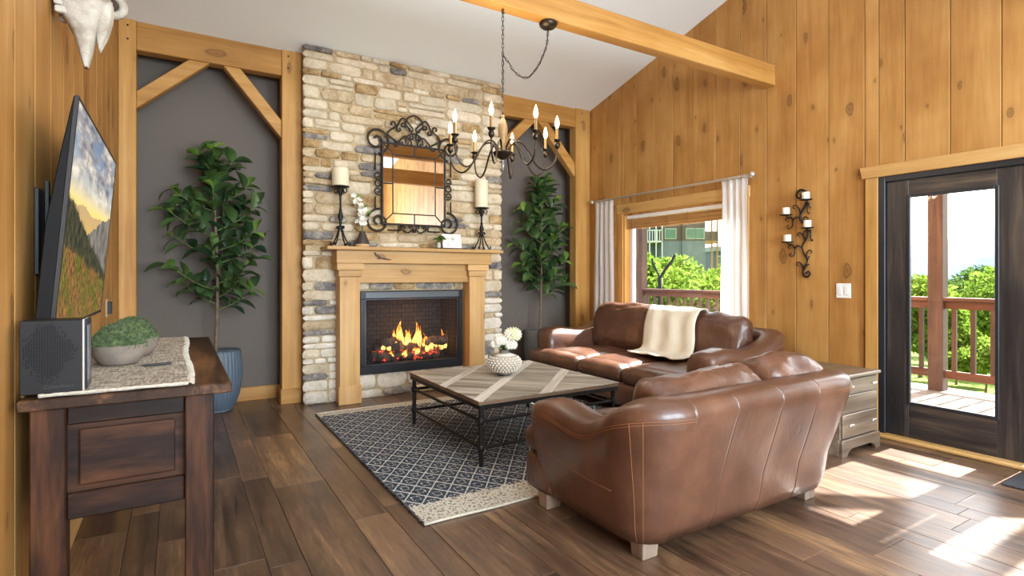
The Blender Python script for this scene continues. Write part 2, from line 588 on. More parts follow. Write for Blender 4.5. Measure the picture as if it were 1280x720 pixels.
M['bark'] = plain('grey_bark', srgb(112, 96, 78), 0.9, nscale=25, nvar=0.3, bump=0.5)
M['twig'] = plain('green_twig', srgb(96, 112, 60), 0.7)
M['pot'] = plain('slate_blue_fluted_pot', srgb(84, 98, 112), 0.5, nscale=10, nvar=0.12)
M['potg'] = plain('charcoal_fluted_pot', srgb(128, 132, 136), 0.5, nscale=10, nvar=0.12)
M['soil'] = plain('soil_pebbles', srgb(92, 84, 76), 0.95, nscale=60, nvar=0.6, bump=0.8)
def glass(name, tint=(1, 1, 1, 1), gloss=0.06):
    t = NT(name)
    a = t.n('BsdfTransparent'); a.inputs[0].default_value = tint
    b = t.n('BsdfGlossy'); b.inputs['Roughness'].default_value = 0.02
    mx = t.n('MixShader'); mx.inputs[0].default_value = gloss
    t.l(a.outputs[0], mx.inputs[1]); t.l(b.outputs[0], mx.inputs[2]); t.l(mx.outputs[0], t.out.inputs[0])
    return t.m
M['glass'] = glass('window_glass', (0.97, 0.98, 0.98, 1), 0.05)
def emis(name, col, st):
    t = NT(name)
    e = t.n('Emission'); e.inputs[0].default_value = col; e.inputs[1].default_value = st
    t.l(e.outputs[0], t.out.inputs[0])
    return t.m
def mirror_mat():
    t = NT('mirror_silver')
    return t.bsdf((0.92, 0.9, 0.88, 1), 0.015, 1.0)
M['mirror'] = mirror_mat()

# ------------------------------------------------------------------ the room
XL, XR = -0.452, 4.85
YP, YS, YA = 5.88, 5.72, 6.25            # timber frame face, stone face, alcove wall
YREAR, YRIDGE = -3.6, 0.4
def ceil_z(y):
    return 3.56 + 0.265 * (YP - y) if y > YRIDGE else 3.56 + 0.265 * (YP - YRIDGE) - 0.265 * (YRIDGE - y)

# floor ---------------------------------------------------------------------
fl = MB().box((XL - 0.2, YREAR - 0.2, -0.12), (XR + 0.1, YA + 0.1, -0.006)).build('floor', M['gap'], loc=(0, 0, 0))
tag(fl, 'dark brown wooden plank floor of mixed board widths', 'floor', kind='structure')
x = XL
wi = 0
WID = [0.30, 0.13, 0.19, 0.24, 0.15, 0.30, 0.19, 0.13]
xs_line = []
x = 0.2715 - 0.30 - 0.19 - 0.30
while x < XR:
    xs_line.append((max(x, XL), min(x + WID[wi % 8], XR)))
    x += WID[wi % 8]
    wi += 1
for (a, b) in xs_line:
    if b - a < 0.02: continue
    y = -0.6 - R.random() * 1.1
    while y < YA:
        y2 = y + R.choice((1.05, 1.2, 1.2, 1.35))
        ya, yb = max(y, -0.6), min(y2, YA)
        y = y2
        if yb - ya < 0.03: continue
        g = 0.0012
        dz = R.uniform(-0.0006, 0.0006)
        MB().box((a + g, ya + g, -0.006), (b - g, yb - g, 0.0 + dz)).build('plank', M['floor'], fl, bevel=0.0015)
MB().box((XL, YREAR, -0.006), (XR, -0.6, 0.0)).build('plank_field', M['floor'], fl)

# ceiling ---------------------------------------------------------------------
cm = MB()
prof = [(YA + 0.2, ceil_z(YA + 0.2)), (YRIDGE, ceil_z(YRIDGE)), (YREAR - 0.2, ceil_z(YREAR - 0.2)), (YREAR - 0.2, ceil_z(YREAR - 0.2) + 0.2), (YRIDGE, ceil_z(YRIDGE) + 0.2), (YA + 0.2, ceil_z(YA + 0.2) + 0.2)]
for k in range(2):
    q = [prof[k], prof[k + 1], prof[4 - k], prof[5 - k]]
    cm.prism(q, lambda u, v: (XL - 0.2, u, v), lambda u, v: (XR + 0.2, u, v))
ce = cm.build('ceiling', M['ceil'], loc=(0, 0, 3.5))
tag(ce, 'white painted sloping ceiling', 'ceiling', kind='structure')

# walls -------------------------------------------------------------------------
DOOR_Y0, DOOR_Y1, DOOR_Z = 0.43, 2.24, 2.087       # door opening
WIN_Y0, WIN_Y1, WIN_Z0, WIN_Z1 = 3.50, 5.22, 0.78, 2.07
def board_poly(y0, y1, z0, z1):
    """z1 None: reaches the ceiling"""
    if z1 is not None:
        return [(y0, z0), (y1, z0), (y1, z1), (y0, z1)]
    p = [(y0, z0), (y1, z0), (y1, ceil_z(y1))]
    if y0 < YRIDGE < y1: p.append((YRIDGE, ceil_z(YRIDGE)))
    p.append((y0, ceil_z(y0)))
    return p
# right wall
wr = MB()
for q in [board_poly(YREAR, DOOR_Y0, 0, None), board_poly(DOOR_Y0, DOOR_Y1, DOOR_Z, None), board_poly(DOOR_Y1, WIN_Y0, 0, None),
          board_poly(WIN_Y0, WIN_Y1, WIN_Z1, None), board_poly(WIN_Y0, WIN_Y1, 0, WIN_Z0), board_poly(WIN_Y1, YA + 0.1, 0, None)]:
    wr.prism(q, lambda u, v: (XR + 0.018, u, v), lambda u, v: (XR + 0.16, u, v))
wall_right = wr.build('wall_right', M['pine'], loc=(XR, 0, 0))
tag(wall_right, 'tall honey pine board wall with the window and the glass door', 'wall', kind='structure')
def pieces(y0, y1):
    out = []
    cuts = sorted(set([y0, y1] + [c for c in (DOOR_Y0, DOOR_Y1, WIN_Y0, WIN_Y1) if y0 < c < y1]))
    for a, b in zip(cuts[:-1], cuts[1:]):
        m = (a + b) / 2
        if DOOR_Y0 < m < DOOR_Y1: out.append((a, b, DOOR_Z, None))
        elif WIN_Y0 < m < WIN_Y1: out += [(a, b, WIN_Z1, None), (a, b, 0, WIN_Z0)]
        else: out.append((a, b, 0, None))
    return out
y = YP
RB = random.Random(11)
while y > YREAR:
    w = 0.2943
    y2 = max(y - w, YREAR)
    for (a, b, z0, z1) in pieces(y2, y):
        if b - a < 0.015: continue
        dx = RB.uniform(-0.001, 0.001)
        MB().prism(board_poly(a + 0.002, b - 0.002, z0, z1), lambda u, v: (XR + dx, u, v), lambda u, v: (XR + 0.018, u, v)).build('board', M['pine'], wall_right, bevel=0.004)
    y = y2
# left wall
wl = MB().prism(board_poly(YREAR, YA + 0.1, 0, None), lambda u, v: (XL - 0.018, u, v), lambda u, v: (XL - 0.16, u, v)).build('wall_left', M['pine'], loc=(XL, 0, 0))
tag(wl, 'honey pine board wall behind the television and console', 'wall', kind='structure')
y = YP
while y > 0.6:
    y2 = y - 0.2943
    MB().prism(board_poly(y2 + 0.002, y - 0.002, 0, None), lambda u, v: (XL, u, v), lambda u, v: (XL - 0.018, u, v)).build('board', M['pine'], wl, bevel=0.003)
    y = y2
MB().prism(board_poly(YREAR, y, 0, None), lambda u, v: (XL, u, v), lambda u, v: (XL - 0.018, u, v)).build('board_field', M['pine'], wl)
# back wall (charcoal alcoves) and rear wall
wb = MB().box((XL - 0.1, YA, 0), (XR + 0.1, YA + 0.1, 3.6)).build('wall_back', M['char'], loc=(2.2, YA, 0))
tag(wb, 'charcoal painted back wall of the two alcoves', 'wall', kind='structure')
rw = MB()
for (a, b, z0, z1) in [(XL, 0, 0, None), (0, 1.9, 3.5, None), (0, 1.9, 0, 0.7), (1.9, 2.2, 0, None), (2.2, 3.9, 3.5, None), (2.2, 3.9, 0, 0.7), (3.9, XR, 0, None)]:
    zt = ceil_z(YREAR) if z1 is None else z1
    rw.box((a, YREAR - 0.12, z0), (b, YREAR, zt))
rwo = rw.build('wall_rear', M['pine'], loc=(2.2, YREAR, 0))
tag(rwo, 'pine wall opposite the fireplace with two window openings added for fill light', 'wall', kind='structure')
for k, (a, b) in enumerate(((0, 1.9), (2.2, 3.9))):  # unseen windows, added and made tall to go with the fill lamps
    w = thing('window_%d' % (k + 2), 'unseen rear window opposite the fireplace, added to carry fill light', 'window', ((a + b) / 2, YREAR, 0.7), kind='structure')
    f = MB()
    for q in [((a, YREAR - 0.1, 0.7), (a + 0.06, YREAR - 0.02, 3.5)), ((b - 0.06, YREAR - 0.1, 0.7), (b, YREAR - 0.02, 3.5)), ((a + 0.06, YREAR - 0.1, 3.44), (b - 0.06, YREAR - 0.02, 3.5)), ((a + 0.06, YREAR - 0.1, 0.7), (b - 0.06, YREAR - 0.02, 0.76))]:
        f.box(*q)
    f.build('window_frame', M['pine_x'], w)
    MB().box((a + 0.06, YREAR - 0.07, 0.76), (b - 0.06, YREAR - 0.06, 3.44)).build('pane', M['glass'], w)

# timber frame around the alcoves --------------------------------------------
def timber(name, poly_xz, y0, y1, parent, mat):
    return MB().prism(poly_xz, lambda u, v: (u, y0, v), lambda u, v: (u, y1, v)).build(name, mat, parent, bevel=0.006)
def rect(a, b, c, d): return [(a, c), (b, c), (b, d), (a, d)]
def alcove(idx, xl0, xl1, xr0, xr1, label, posts=(True, True)):
    t = thing('trim_%d' % idx, label, 'timber frame', ((xl0 + xr1) / 2, YP, 0), kind='structure')
    zt = 3.56
    if posts[0]: timber('post', rect(xl0, xl1, 0, zt), YP, YP + 0.14, t, M['pine_post'])
    if posts[1]: timber('post', rect(xr0, xr1, 0, zt), YP, YP + 0.14, t, M['pine_post'])
    timber('beam', rect(xl1, xr0, 3.30, zt - 0.005), YP + 0.012, YP + 0.14, t, M['pine_x'])
    return t
t1 = alcove(1, XL, -0.32, 0.885, 1.075, 'honey timber frame with corner braces around the alcove beside the television wall')
mid = 0.285
def brace(t, p, q, w):
    p, q = Vector((p[0], p[1])), Vector((q[0], q[1]))
    d = (q - p).normalized(); n = Vector((-d.y, d.x)) * w / 2
    poly = [tuple(p - n), tuple(q - n), tuple(q + n), tuple(p + n)]
    return poly
def brace_obj(t, p, q, w, xmin, xmax, zmax):
    poly = brace(t, (p[0] - (q[0] - p[0]) * 0.4, p[1] - (q[1] - p[1]) * 0.4), (q[0] + (q[0] - p[0]) * 0.4, q[1] + (q[1] - p[1]) * 0.4), w)
    poly = clip_poly(poly, -1, 0, -xmin)
    poly = clip_poly(poly, 1, 0, xmax)
    poly = clip_poly(poly, 0, 1, zmax)
    timber('brace', poly, YP + 0.022, YP + 0.12, t, M['pine_x'])
brace_obj(t1, (-0.32, 2.86), (0.17, 3.30), 0.115, -0.32, 0.885, 3.30)
brace_obj(t1, (0.885, 2.76), (0.44, 3.30), 0.115, -0.32, 0.885, 3.30)
t2 = alcove(2, 3.32, 3.40, 4.60, XR, 'honey timber frame with corner braces around the alcove beside the window wall')
brace_obj(t2, (3.40, 2.84), (3.88, 3.30), 0.125, 3.40, 4.60, 3.30)
brace_obj(t2, (4.60, 2.72), (4.08, 3.30), 0.125, 3.40, 4.60, 3.30)
# pegs
for t, xs in ((t1, (XL + 0.07, 0.945)), (t2, (4.70,))):
    for xx in xs:
        for zz in (3.38, 3.50):
            MB().lathe([(0.009, 0), (0.009, 0.004)], (xx, YP - 0.003, zz), 8, 'y').build('peg', M['ironblack'], t)
# alcove side walls, baseboards and post plinths
MB().box((XL, YP + 0.14, 0), (XL + 0.02, YA, 3.6)).build('alcove_side', M['char'], wb)
MB().box((1.0, YP + 0.14, 0), (1.06, YA, 3.6)).build('alcove_side', M['char'], wb)
MB().box((3.32, YP + 0.14, 0), (3.36, YA, 3.6)).build('alcove_side', M['char'], wb)
MB().box((XR - 0.14, YP + 0.14, 0), (XR, YA, 3.6)).build('alcove_side', M['char'], wb)
bb = MB().box((XL + 0.02, YA - 0.02, 0), (1.0, YA, 0.14)).box((0.90, YP + 0.14, 0), (0.92, YA - 0.02, 0.14)).build('baseboard_back', M['pine_x'], bevel=0.004)
tag(bb, 'pine baseboard along the charcoal alcove', 'baseboard', kind='structure')
pb = MB().box((0.872, YP - 0.018, 0), (1.06, YP, 0.15)).box((0.872, YP, 0), (0.885, YP + 0.15, 0.15)).build('trim_3', M['pine_x'], bevel=0.004)
tag(pb, 'pine plinth at the foot of the timber post beside the stonework', 'plinth', kind='structure')
bl = MB().box((XL, 0.6, 0), (XL + 0.018, YP, 0.13)).build('baseboard_left', M['pine_y'], bevel=0.004)
tag(bl, 'pine baseboard under the television wall', 'baseboard', kind='structure')

# ceiling tie beams
tb = MB().box((XL, 3.14, 3.10), (XR, 3.25, 3.292)).build('trim_4', M['pine_x'], bevel=0.006)
tag(tb, 'honey pine tie beam spanning the room under the white ceiling, carrying the chandelier', 'beam', kind='structure')
tb = MB().box((XL, 0.92, 3.09), (XR, 1.06, 3.36)).build('trim_5', M['pine_x'], bevel=0.006)
tag(tb, 'honey pine tie beam seen reversed in the mirror', 'beam', kind='structure')

# stone chimney ------------------------------------------------------------------
CX0, CX1 = 1.06, 3.335
FX0, FX1, FZ0, FZ1 = 1.615, 2.794, 0.253, 1.128
OX0, OX1, OZ0, OZ1 = FX0 + 0.03, FX1 - 0.03, FZ0 + 0.06, FZ1 - 0.03
ch = MB()
YM = YS + 0.006
ch.box((CX0 + 0.02, YM, 0), (OX0, YA, 3.62)).box((OX1, YM, 0), (CX1 - 0.02, YA, 3.62)).box((OX0, YM, 0), (OX1, YA, OZ0)).box((OX0, YM, OZ1), (OX1, YA, 3.62))
wc = ch.build('wall_chimney', M['mortar'], loc=(2.2, YS, 0))
tag(wc, 'tall ledge stone chimney breast in cream, ochre and slate stones', 'chimney', kind='structure')
RS = random.Random(5)
def stone_mesh(x0, x1, z0, z1, depth, side=False):
    """irregular rounded slab, its face towards -y."""
    mx, mz = (x0 + x1) / 2, (z0 + z1) / 2
    hw, hh = (x1 - x0) / 2, (z1 - z0) / 2
    j = min(hh, hw) * 0.22
    base = [(-1, -1), (-.35, -1), (.35, -1), (1, -1), (1, 0), (1, 1), (.35, 1), (-.35, 1), (-1, 1), (-1, 0)]
    rim = []
    for (u, v) in base:
        c = 0.88 if abs(u) == 1 and abs(v) == 1 else 1.0
        rim.append((mx + u * hw * (c if abs(u) == 1 else 1) + RS.uniform(-j, j) * 0.45, mz + v * hh * c + RS.uniform(-j, j) * 0.45))
    mb = MB()
    def ring(s, yy, jit):
        k = min(hw, hh)
        o = []
        for (a, b) in rim:
            da, db = a - mx, b - mz
            fa = max(0.1, 1 - s / max(hw, 1e-3)); fb = max(0.1, 1 - s / max(hh, 1e-3))
            o.append((mx + da * fa, yy + RS.uniform(-jit, jit), mz + db * fb))
        return o
    k = min(hw, hh)
    secs = [ring(0, YM + 0.004, 0), ring(0, YM - depth * 0.45, 0.002), ring(k * 0.2, YM - depth * 0.85, 0.004), ring(k * 0.55, YM - depth, 0.005)]
    mb.loft(secs)
    return mb
def stones(x0, x1, zl, zh):
    z = zl
    while z < zh - 0.02:
        h = RS.choice((0.06, 0.075, 0.09, 0.105, 0.13))
        if zh - z - h < 0.045: h = zh - z
        z2 = z + h
        xx = x0
        first = True
        while xx < x1 - 0.01:
            w = RS.choice((0.12, 0.2, 0.26, 0.34, 0.46)) if not first else RS.choice((0.1, 0.16, 0.24, 0.3))
            first = False
            if x1 - xx - w < 0.09: w = x1 - xx
            yield xx, xx + w, z, z2
            xx += w
        z = z2
regs = [(CX0, 1.40, 0.0, 1.545), (2.99, CX1, 0.0, 1.545), (CX0, CX1, 1.59, 3.60), (1.56, 2.83, 0.0, 0.25), (1.56, 2.83, 1.135, 1.225)]
ns = 0
for (a, b, c, d) in regs:
    for (x0, x1, z0, z1) in stones(a, b, c, d):
        g = 0.0045
        parts = [(x0, x1, z0, z1)]
        if z1 - z0 > 0.1 and RS.random() < 0.3:          # split a tall one in two thin ones
            m = z0 + (z1 - z0) * RS.uniform(0.4, 0.6)
            parts = [(x0, x1, z0, m), (x0, x1, m, z1)]
        for (p, q, r_, s_) in parts:
            low_lit_pale = r_ < 1.1  # low stones mostly take a paler copy, their brighter lighting painted in
            rr = RS.random()
            if low_lit_pale: mi = 4 if rr < 0.45 else 0 if rr < 0.6 else 3 if rr < 0.85 else 1
            else: mi = 0 if rr < 0.40 else 1 if rr < 0.66 else 2 if rr < 0.80 else 3
            mi = (0 if not low_lit_pale else 4) if (mi == 3 and (q - p < 0.18 or s_ - r_ > 0.095)) else (3 if (mi in (1, 2) and q - p > 0.3 and s_ - r_ < 0.07 and RS.random() < 0.5) else mi)
            dp = RS.uniform(0.010, 0.036)
            # round the outer corner stones a little further out
            stone_mesh(p + g - (0.015 if p <= CX0 else 0), q - g + (0.01 if q >= CX1 - 1e-6 else 0), r_ + g * 0.8, s_ - g * 0.8, dp).build('stone', M['st'][mi], wc, smooth=50)
            ns += 1
print('stones', ns)

# ------------------------------------------------------------------ glass door
M['doorwood'] = wood('black_stained_door', srgb(30, 28, 30), srgb(50, 46, 46), srgb(88, 76, 66), 'z', 20, 1.0, 0, 3, 0.42, 0.5, bstr=0.35, rndvar=0.04)
M['doorwood_y'] = wood('black_stained_rail', srgb(30, 28, 30), srgb(54, 48, 46), srgb(100, 84, 68), 'y', 20, 1.0, 0, 3, 0.42, 0.5, bstr=0.35, rndvar=0.04)
M['jamb'] = plain('black_door_jamb', srgb(34, 36, 42), 0.4)
dr = thing('door_1', 'black stained double door with full glass lights', 'door', (XR, (DOOR_Y0 + DOOR_Y1) / 2, 0), kind='structure')
xa, xb = XR - 0.012, XR + 0.10
jm = MB().box((xa, DOOR_Y1 - 0.05, 0), (xb, DOOR_Y1, DOOR_Z)).box((xa, DOOR_Y0, 0), (xb, DOOR_Y0 + 0.05, DOOR_Z)).box((xa, DOOR_Y0 + 0.05, DOOR_Z - 0.045), (xb, DOOR_Y1 - 0.05, DOOR_Z))
jm.box((XR + 0.062, DOOR_Y1 - 0.075, 0), (xb, DOOR_Y1 - 0.05, DOOR_Z - 0.045))
jm.build('jamb', M['jamb'], dr, bevel=0.003)
MB().box((XR - 0.075, DOOR_Y0, 0), (xb, DOOR_Y1, 0.028)).build('threshold', M['pine_y'], dr, bevel=0.008)
def leaf_door(y0, y1):
    lx0, lx1 = XR + 0.012, XR + 0.058
    z0, z1 = 0.03, DOOR_Z - 0.048
    gy0, gy1, gz0, gz1 = y0 + 0.155, y1 - 0.155, 0.298, 1.911
    lf = thing('tmp', None, None, (XR, (y0 + y1) / 2, 0))
    body = MB().box((lx0, y0, z0), (lx1, gy0, z1)).box((lx0, gy1, z0), (lx1, y1, z1))
    o = body.build('door_leaf', M['doorwood'], dr, bevel=0.003)
    MB().box((lx0, gy0, z0), (lx1, gy1, gz0)).build('bottom_rail', M['doorwood_y'], o, bevel=0.002)
    MB().box((lx0, gy0, gz1), (lx1, gy1, z1)).build('top_rail', M['doorwood_y'], o, bevel=0.002)
    bead = MB()
    for s in (0,):
        bx0, bx1 = lx0 - 0.006, lx0 + 0.012
        bead.box((bx0, gy0 - 0.012, gz0 - 0.012), (bx1, gy0 + 0.012, gz1 + 0.012)).box((bx0, gy1 - 0.012, gz0 - 0.012), (bx1, gy1 + 0.012, gz1 + 0.012))
        bead.box((bx0, gy0 + 0.012, gz0 - 0.012), (bx1, gy1 - 0.012, gz0 + 0.012)).box((bx0, gy0 + 0.012, gz1 - 0.012), (bx1, gy1 - 0.012, gz1 + 0.012))
    bead.build('glazing_bead', M['jamb'], o, bevel=0.003)
    MB().box((lx0 + 0.02, gy0, gz0), (lx0 + 0.026, gy1, gz1)).build('pane', M['glass'], o)
    bpy.data.objects.remove(lf)
leaf_door(1.338, DOOR_Y1 - 0.052)
leaf_door(DOOR_Y0 + 0.052, 1.334)
tr = thing('trim_6', 'pale pine casing around the glass door', 'door casing', (XR, DOOR_Y1, 0), kind='structure')
MB().box((XR - 0.02, DOOR_Y1, 0), (XR, DOOR_Y1 + 0.095, DOOR_Z)).build('side_casing', M['pine_post'], tr, bevel=0.003)
MB().box((XR - 0.02, DOOR_Y0 - 0.095, 0), (XR, DOOR_Y0, DOOR_Z)).build('side_casing', M['pine_post'], tr, bevel=0.003)
MB().prism([(DOOR_Y0 - 0.10, DOOR_Z), (DOOR_Y1 + 0.115, DOOR_Z), (DOOR_Y1 + 0.135, DOOR_Z + 0.095), (DOOR_Y0 - 0.13, DOOR_Z + 0.095)], lambda u, v: (XR - 0.032, u, v), lambda u, v: (XR, u, v)).build('head_casing', M['pine_y'], tr, bevel=0.004)
br = MB().box((XR - 0.016, DOOR_Y1 + 0.1, 0), (XR, YP, 0.11)).box((XR - 0.016, YREAR, 0), (XR, DOOR_Y0 - 0.1, 0.11)).build('baseboard_right', M['pine_y'], bevel=0.003)
tag(br, 'pine baseboard under the window wall', 'baseboard', kind='structure')

# ------------------------------------------------------------------ window, blind, curtains
M['vinyl'] = plain('white_vinyl_frame', srgb(214, 214, 220), 0.4)
wd = thing('window_1', 'wide window in pine casing looking onto the deck', 'window', (XR, (WIN_Y0 + WIN_Y1) / 2, WIN_Z0), kind='structure')
cs = 0.085
MB().box((XR - 0.02, WIN_Y1, WIN_Z0 - 0.02), (XR, WIN_Y1 + cs, WIN_Z1)).build('side_casing', M['pine_post'], wd, bevel=0.003)
MB().box((XR - 0.02, WIN_Y0 - cs, WIN_Z0 - 0.02), (XR, WIN_Y0, WIN_Z1)).build('side_casing', M['pine_post'], wd, bevel=0.003)
MB().box((XR - 0.026, WIN_Y0 - cs - 0.01, WIN_Z1), (XR, WIN_Y1 + cs + 0.01, WIN_Z1 + 0.12)).build('head_casing', M['pine_y'], wd, bevel=0.004)
MB().box((XR - 0.05, WIN_Y0 - cs - 0.02, WIN_Z0 - 0.045), (XR + 0.1, WIN_Y1 + cs + 0.02, WIN_Z0 - 0.02)).build('window_sill', M['pine_y'], wd, bevel=0.004)
rv = MB().box((XR + 0.0, WIN_Y1 - 0.02, WIN_Z0), (XR + 0.16, WIN_Y1, WIN_Z1)).box((XR, WIN_Y0, WIN_Z0), (XR + 0.16, WIN_Y0 + 0.02, WIN_Z1)).box((XR, WIN_Y0 + 0.02, WIN_Z1 - 0.02), (XR + 0.16, WIN_Y1 - 0.02, WIN_Z1)).box((XR, WIN_Y0 + 0.02, WIN_Z0 - 0.02), (XR + 0.16, WIN_Y1 - 0.02, WIN_Z0 + 0.0))
rv.build('reveal', M['pine_post'], wd)
fr = MB()
ya, yb, za, zb = WIN_Y0 + 0.02, WIN_Y1 - 0.02, WIN_Z0, WIN_Z1 - 0.02
for q in [((ya, za), (ya + 0.05, zb)), ((yb - 0.05, za), (yb, zb)), ((ya + 0.05, za), (yb - 0.05, za + 0.05)), ((ya + 0.05, zb - 0.05), (yb - 0.05, zb))]:
    fr.box((XR + 0.09, q[0][0], q[0][1]), (XR + 0.15, q[1][0], q[1][1]))
fr.build('window_frame', M['vinyl'], wd, bevel=0.004)
MB().box((XR + 0.115, ya + 0.05, za + 0.05), (XR + 0.121, yb - 0.05, zb - 0.05)).build('pane', M['glass'], wd)
# woven blind, drawn up
M['bamboo'] = wood('woven_bamboo', srgb(150, 104, 56), srgb(190, 142, 84), srgb(214, 172, 112), 'y', 60, 0.8, 0, 3, 0.6)
bd = thing('bamboo_blind', 'woven bamboo blind drawn up at the top of the wide window', 'blind', (XR + 0.05, (WIN_Y0 + WIN_Y1) / 2, 1.93))
MB().box((XR + 0.02, ya + 0.01, WIN_Z1 - 0.065), (XR + 0.065, yb - 0.01, WIN_Z1 - 0.022)).build('head_rail', M['white'], bd, bevel=0.004)
for k in range(9):
    z = WIN_Z1 - 0.072 - k * 0.0135
    MB().box((XR + 0.028 + 0.004 * (k % 2), ya + 0.012, z - 0.012), (XR + 0.052 + 0.004 * (k % 2), yb - 0.012, z)).build('slat', M['bamboo'], bd, bevel=0.003)
for k in range(6):
    yy = ya + 0.12 + k * (yb - ya - 0.24) / 5
    MB().tube([(XR + 0.024, yy, WIN_Z1 - 0.06), (XR + 0.022, yy, WIN_Z1 - 0.12), (XR + 0.025, yy, WIN_Z1 - 0.19)], 0.003, 5).build('cord', M['footwood'], bd)
# rod
XC = XR - 0.085
rd = thing('curtain_rod', 'thin nickel curtain rod above the wide window', 'curtain rod', (XC, 4.53, 2.275))
MB().tube([(XC, 3.36, 2.275), (XC, 5.72, 2.275)], 0.013, 12).build('rod', M['nickel'], rd, smooth=60)
for yy in (3.33, 5.74):
    MB().ball((XC, yy, 2.275), 0.031).build('finial', M['nickel'], rd, smooth=True)
for yy in (3.43, 5.60):
    MB().tube([(XC, yy, 2.275), (XR, yy, 2.275)], 0.007, 8).lathe([(0.022, 0), (0.022, 0.006)], (XR - 0.006, yy, 2.275), 12, 'x').build('bracket', M['nickel'], rd, smooth=50)
def curtain(y0, y1, yb0, yb1, label, seed):
    rr = random.Random(seed)
    t = thing('curtain', label, 'curtain', (XC, (y0 + y1) / 2, 0.03), 'white curtains on the nickel rod')
    ph = rr.random() * 6
    nf = 4
    def fn(u, v):
        z = 0.03 + (2.256 - 0.03) * (1 - v)
        k = v ** 0.7
        a, b = y0 + (yb0 - y0) * k, y1 + (yb1 - y1) * k
        if v < 0.06: a, b = a - 0.012 * (1 - v / 0.06), b + 0.012 * (1 - v / 0.06)
        yy = a + (b - a) * u
        amp = 0.008 + 0.004 * v
        return Vector((XC + amp * math.sin(u * 2 * PI * nf + ph + 0.6 * math.sin(3 * v)) + 0.012 * mnoise.noise(Vector((u * 4, v * 3, seed))), yy + 0.004 * math.cos(u * 2 * PI * nf * 1.3), z))
    MB().sheet(fn, 60, 24, 0.003).build('cloth', M['curtain'], t, smooth=True)
    for k in range(5):
        yy = y0 + (y1 - y0) * (k + 0.5) / 5
        ringp = [(XC + 0.017 * math.cos(a), yy, 2.268 + 0.017 * math.sin(a)) for a in [2 * PI * i / 10 for i in range(10)]]
        MB().tube(ringp, 0.0028, 5, closed=True).build('ring', M['nickel'], t, smooth=True)
    return t
curtain(5.33, 5.66, 5.30, 5.74, 'white sheer curtain hanging on the rod next to the corner timber post', 1)
curtain(3.38, 3.66, 3.36, 3.70, 'white sheer curtain hanging on the rod next to the candle sconce', 2)

# ------------------------------------------------------------------ mantel and fireplace
mt = thing('fireplace_mantel', 'pale pine fireplace mantel with shelf and two pilasters', 'mantel', (2.2, YS, 0))
YL = 5.54
MB().box((1.222, 5.42, 1.545), (3.19, YS + 0.018, 1.58)).build('shelf', M['mantel_x'], mt, bevel=0.005)
MB().box((1.33, 5.50, 1.415), (3.08, YS + 0.018, 1.545)).build('frieze', M['mantel_x'], mt, bevel=0.004)
MB().box((1.573, 5.58, 1.215), (2.815, YS + 0.018, 1.415)).build('lintel', M['mantel_x'], mt, bevel=0.003)
for (a, b) in ((1.371, 1.573), (2.815, 3.012)):
    p = MB().box((a, YL, 0), (b, YS + 0.018, 1.28)).build('pilaster', M['mantel_z'], mt, bevel=0.004)
    MB().box((a - 0.014, YL - 0.018, 0), (b + 0.014, YL, 0.185)).build('plinth', M['mantel_z'], p, bevel=0.004)
    MB().box((a - 0.016, YL - 0.016, 1.28), (b + 0.016, YS + 0.018, 1.345)).build('lower_capital', M['mantel_x'], p, bevel=0.004)
    MB().box((a - 0.034, YL - 0.032, 1.345), (b + 0.034, YS + 0.018, 1.415)).build('upper_capital', M['mantel_x'], p, bevel=0.004)
# a dark branch-like knot on the frieze is in the wood itself
kn = MB()
pts = [(1.70, 1.525), (1.715, 1.49), (1.75, 1.475), (1.735, 1.455), (1.775, 1.462), (1.84, 1.448), (1.90, 1.452), (1.86, 1.463), (1.78, 1.478), (1.76, 1.495), (1.735, 1.505), (1.72, 1.53)]
kn.prism(pts, lambda u, v: (u, 5.4985, v), lambda u, v: (u, 5.4995, v))
kn.build('wood_knot', plain('knot_brown', srgb(86, 50, 26), 0.6, nscale=30, nvar=0.4), mt)

fi = thing('fireplace_insert', 'black framed gas fireplace with burning logs behind mesh', 'fireplace', (2.2, YS, FZ0))
YF = YS - 0.045
fm = MB()
fw = 0.05
fm.box((FX0, YF, FZ0), (FX1, YF + 0.05, FZ0 + 0.085)).box((FX0, YF, FZ1 - 0.085), (FX1, YF + 0.05, FZ1)).box((FX0, YF, FZ0 + 0.085), (FX0 + fw, YF + 0.05, FZ1 - 0.085)).box((FX1 - fw, YF, FZ0 + 0.085), (FX1, YF + 0.05, FZ1 - 0.085))
fm.build('frame', M['blackmetal'], fi, bevel=0.004)
M['graphite'] = plain('graphite_metal', srgb(86, 90, 94), 0.4, 0.4)
MB().box((FX0 + fw, YF - 0.006, FZ1 - 0.078), (FX1 - fw, YF, FZ1 - 0.012)).build('hood', M['graphite'], fi, bevel=0.003)
ins = MB()
ix0, ix1, iz0, iz1 = FX0 + fw, FX1 - fw, FZ0 + 0.085, FZ1 - 0.085
for q in [((ix0, iz0), (ix0 + 0.014, iz1)), ((ix1 - 0.014, iz0), (ix1, iz1)), ((ix0 + 0.014, iz0), (ix1 - 0.014, iz0 + 0.014)), ((ix0 + 0.014, iz1 - 0.014), (ix1 - 0.014, iz1))]:
    ins.box((q[0][0], YF + 0.012, q[0][1]), (q[1][0], YF + 0.04, q[1][1]))
ins.build('inner_frame', M['steelgrey'], fi, bevel=0.003)
MB().box((FX0 + fw, YF + 0.02, FZ1 - 0.10), (FX1 - fw, YF + 0.035, FZ1 - 0.085)).build('screen_rail', M['black'], fi, bevel=0.003)
M['firebrick'] = None
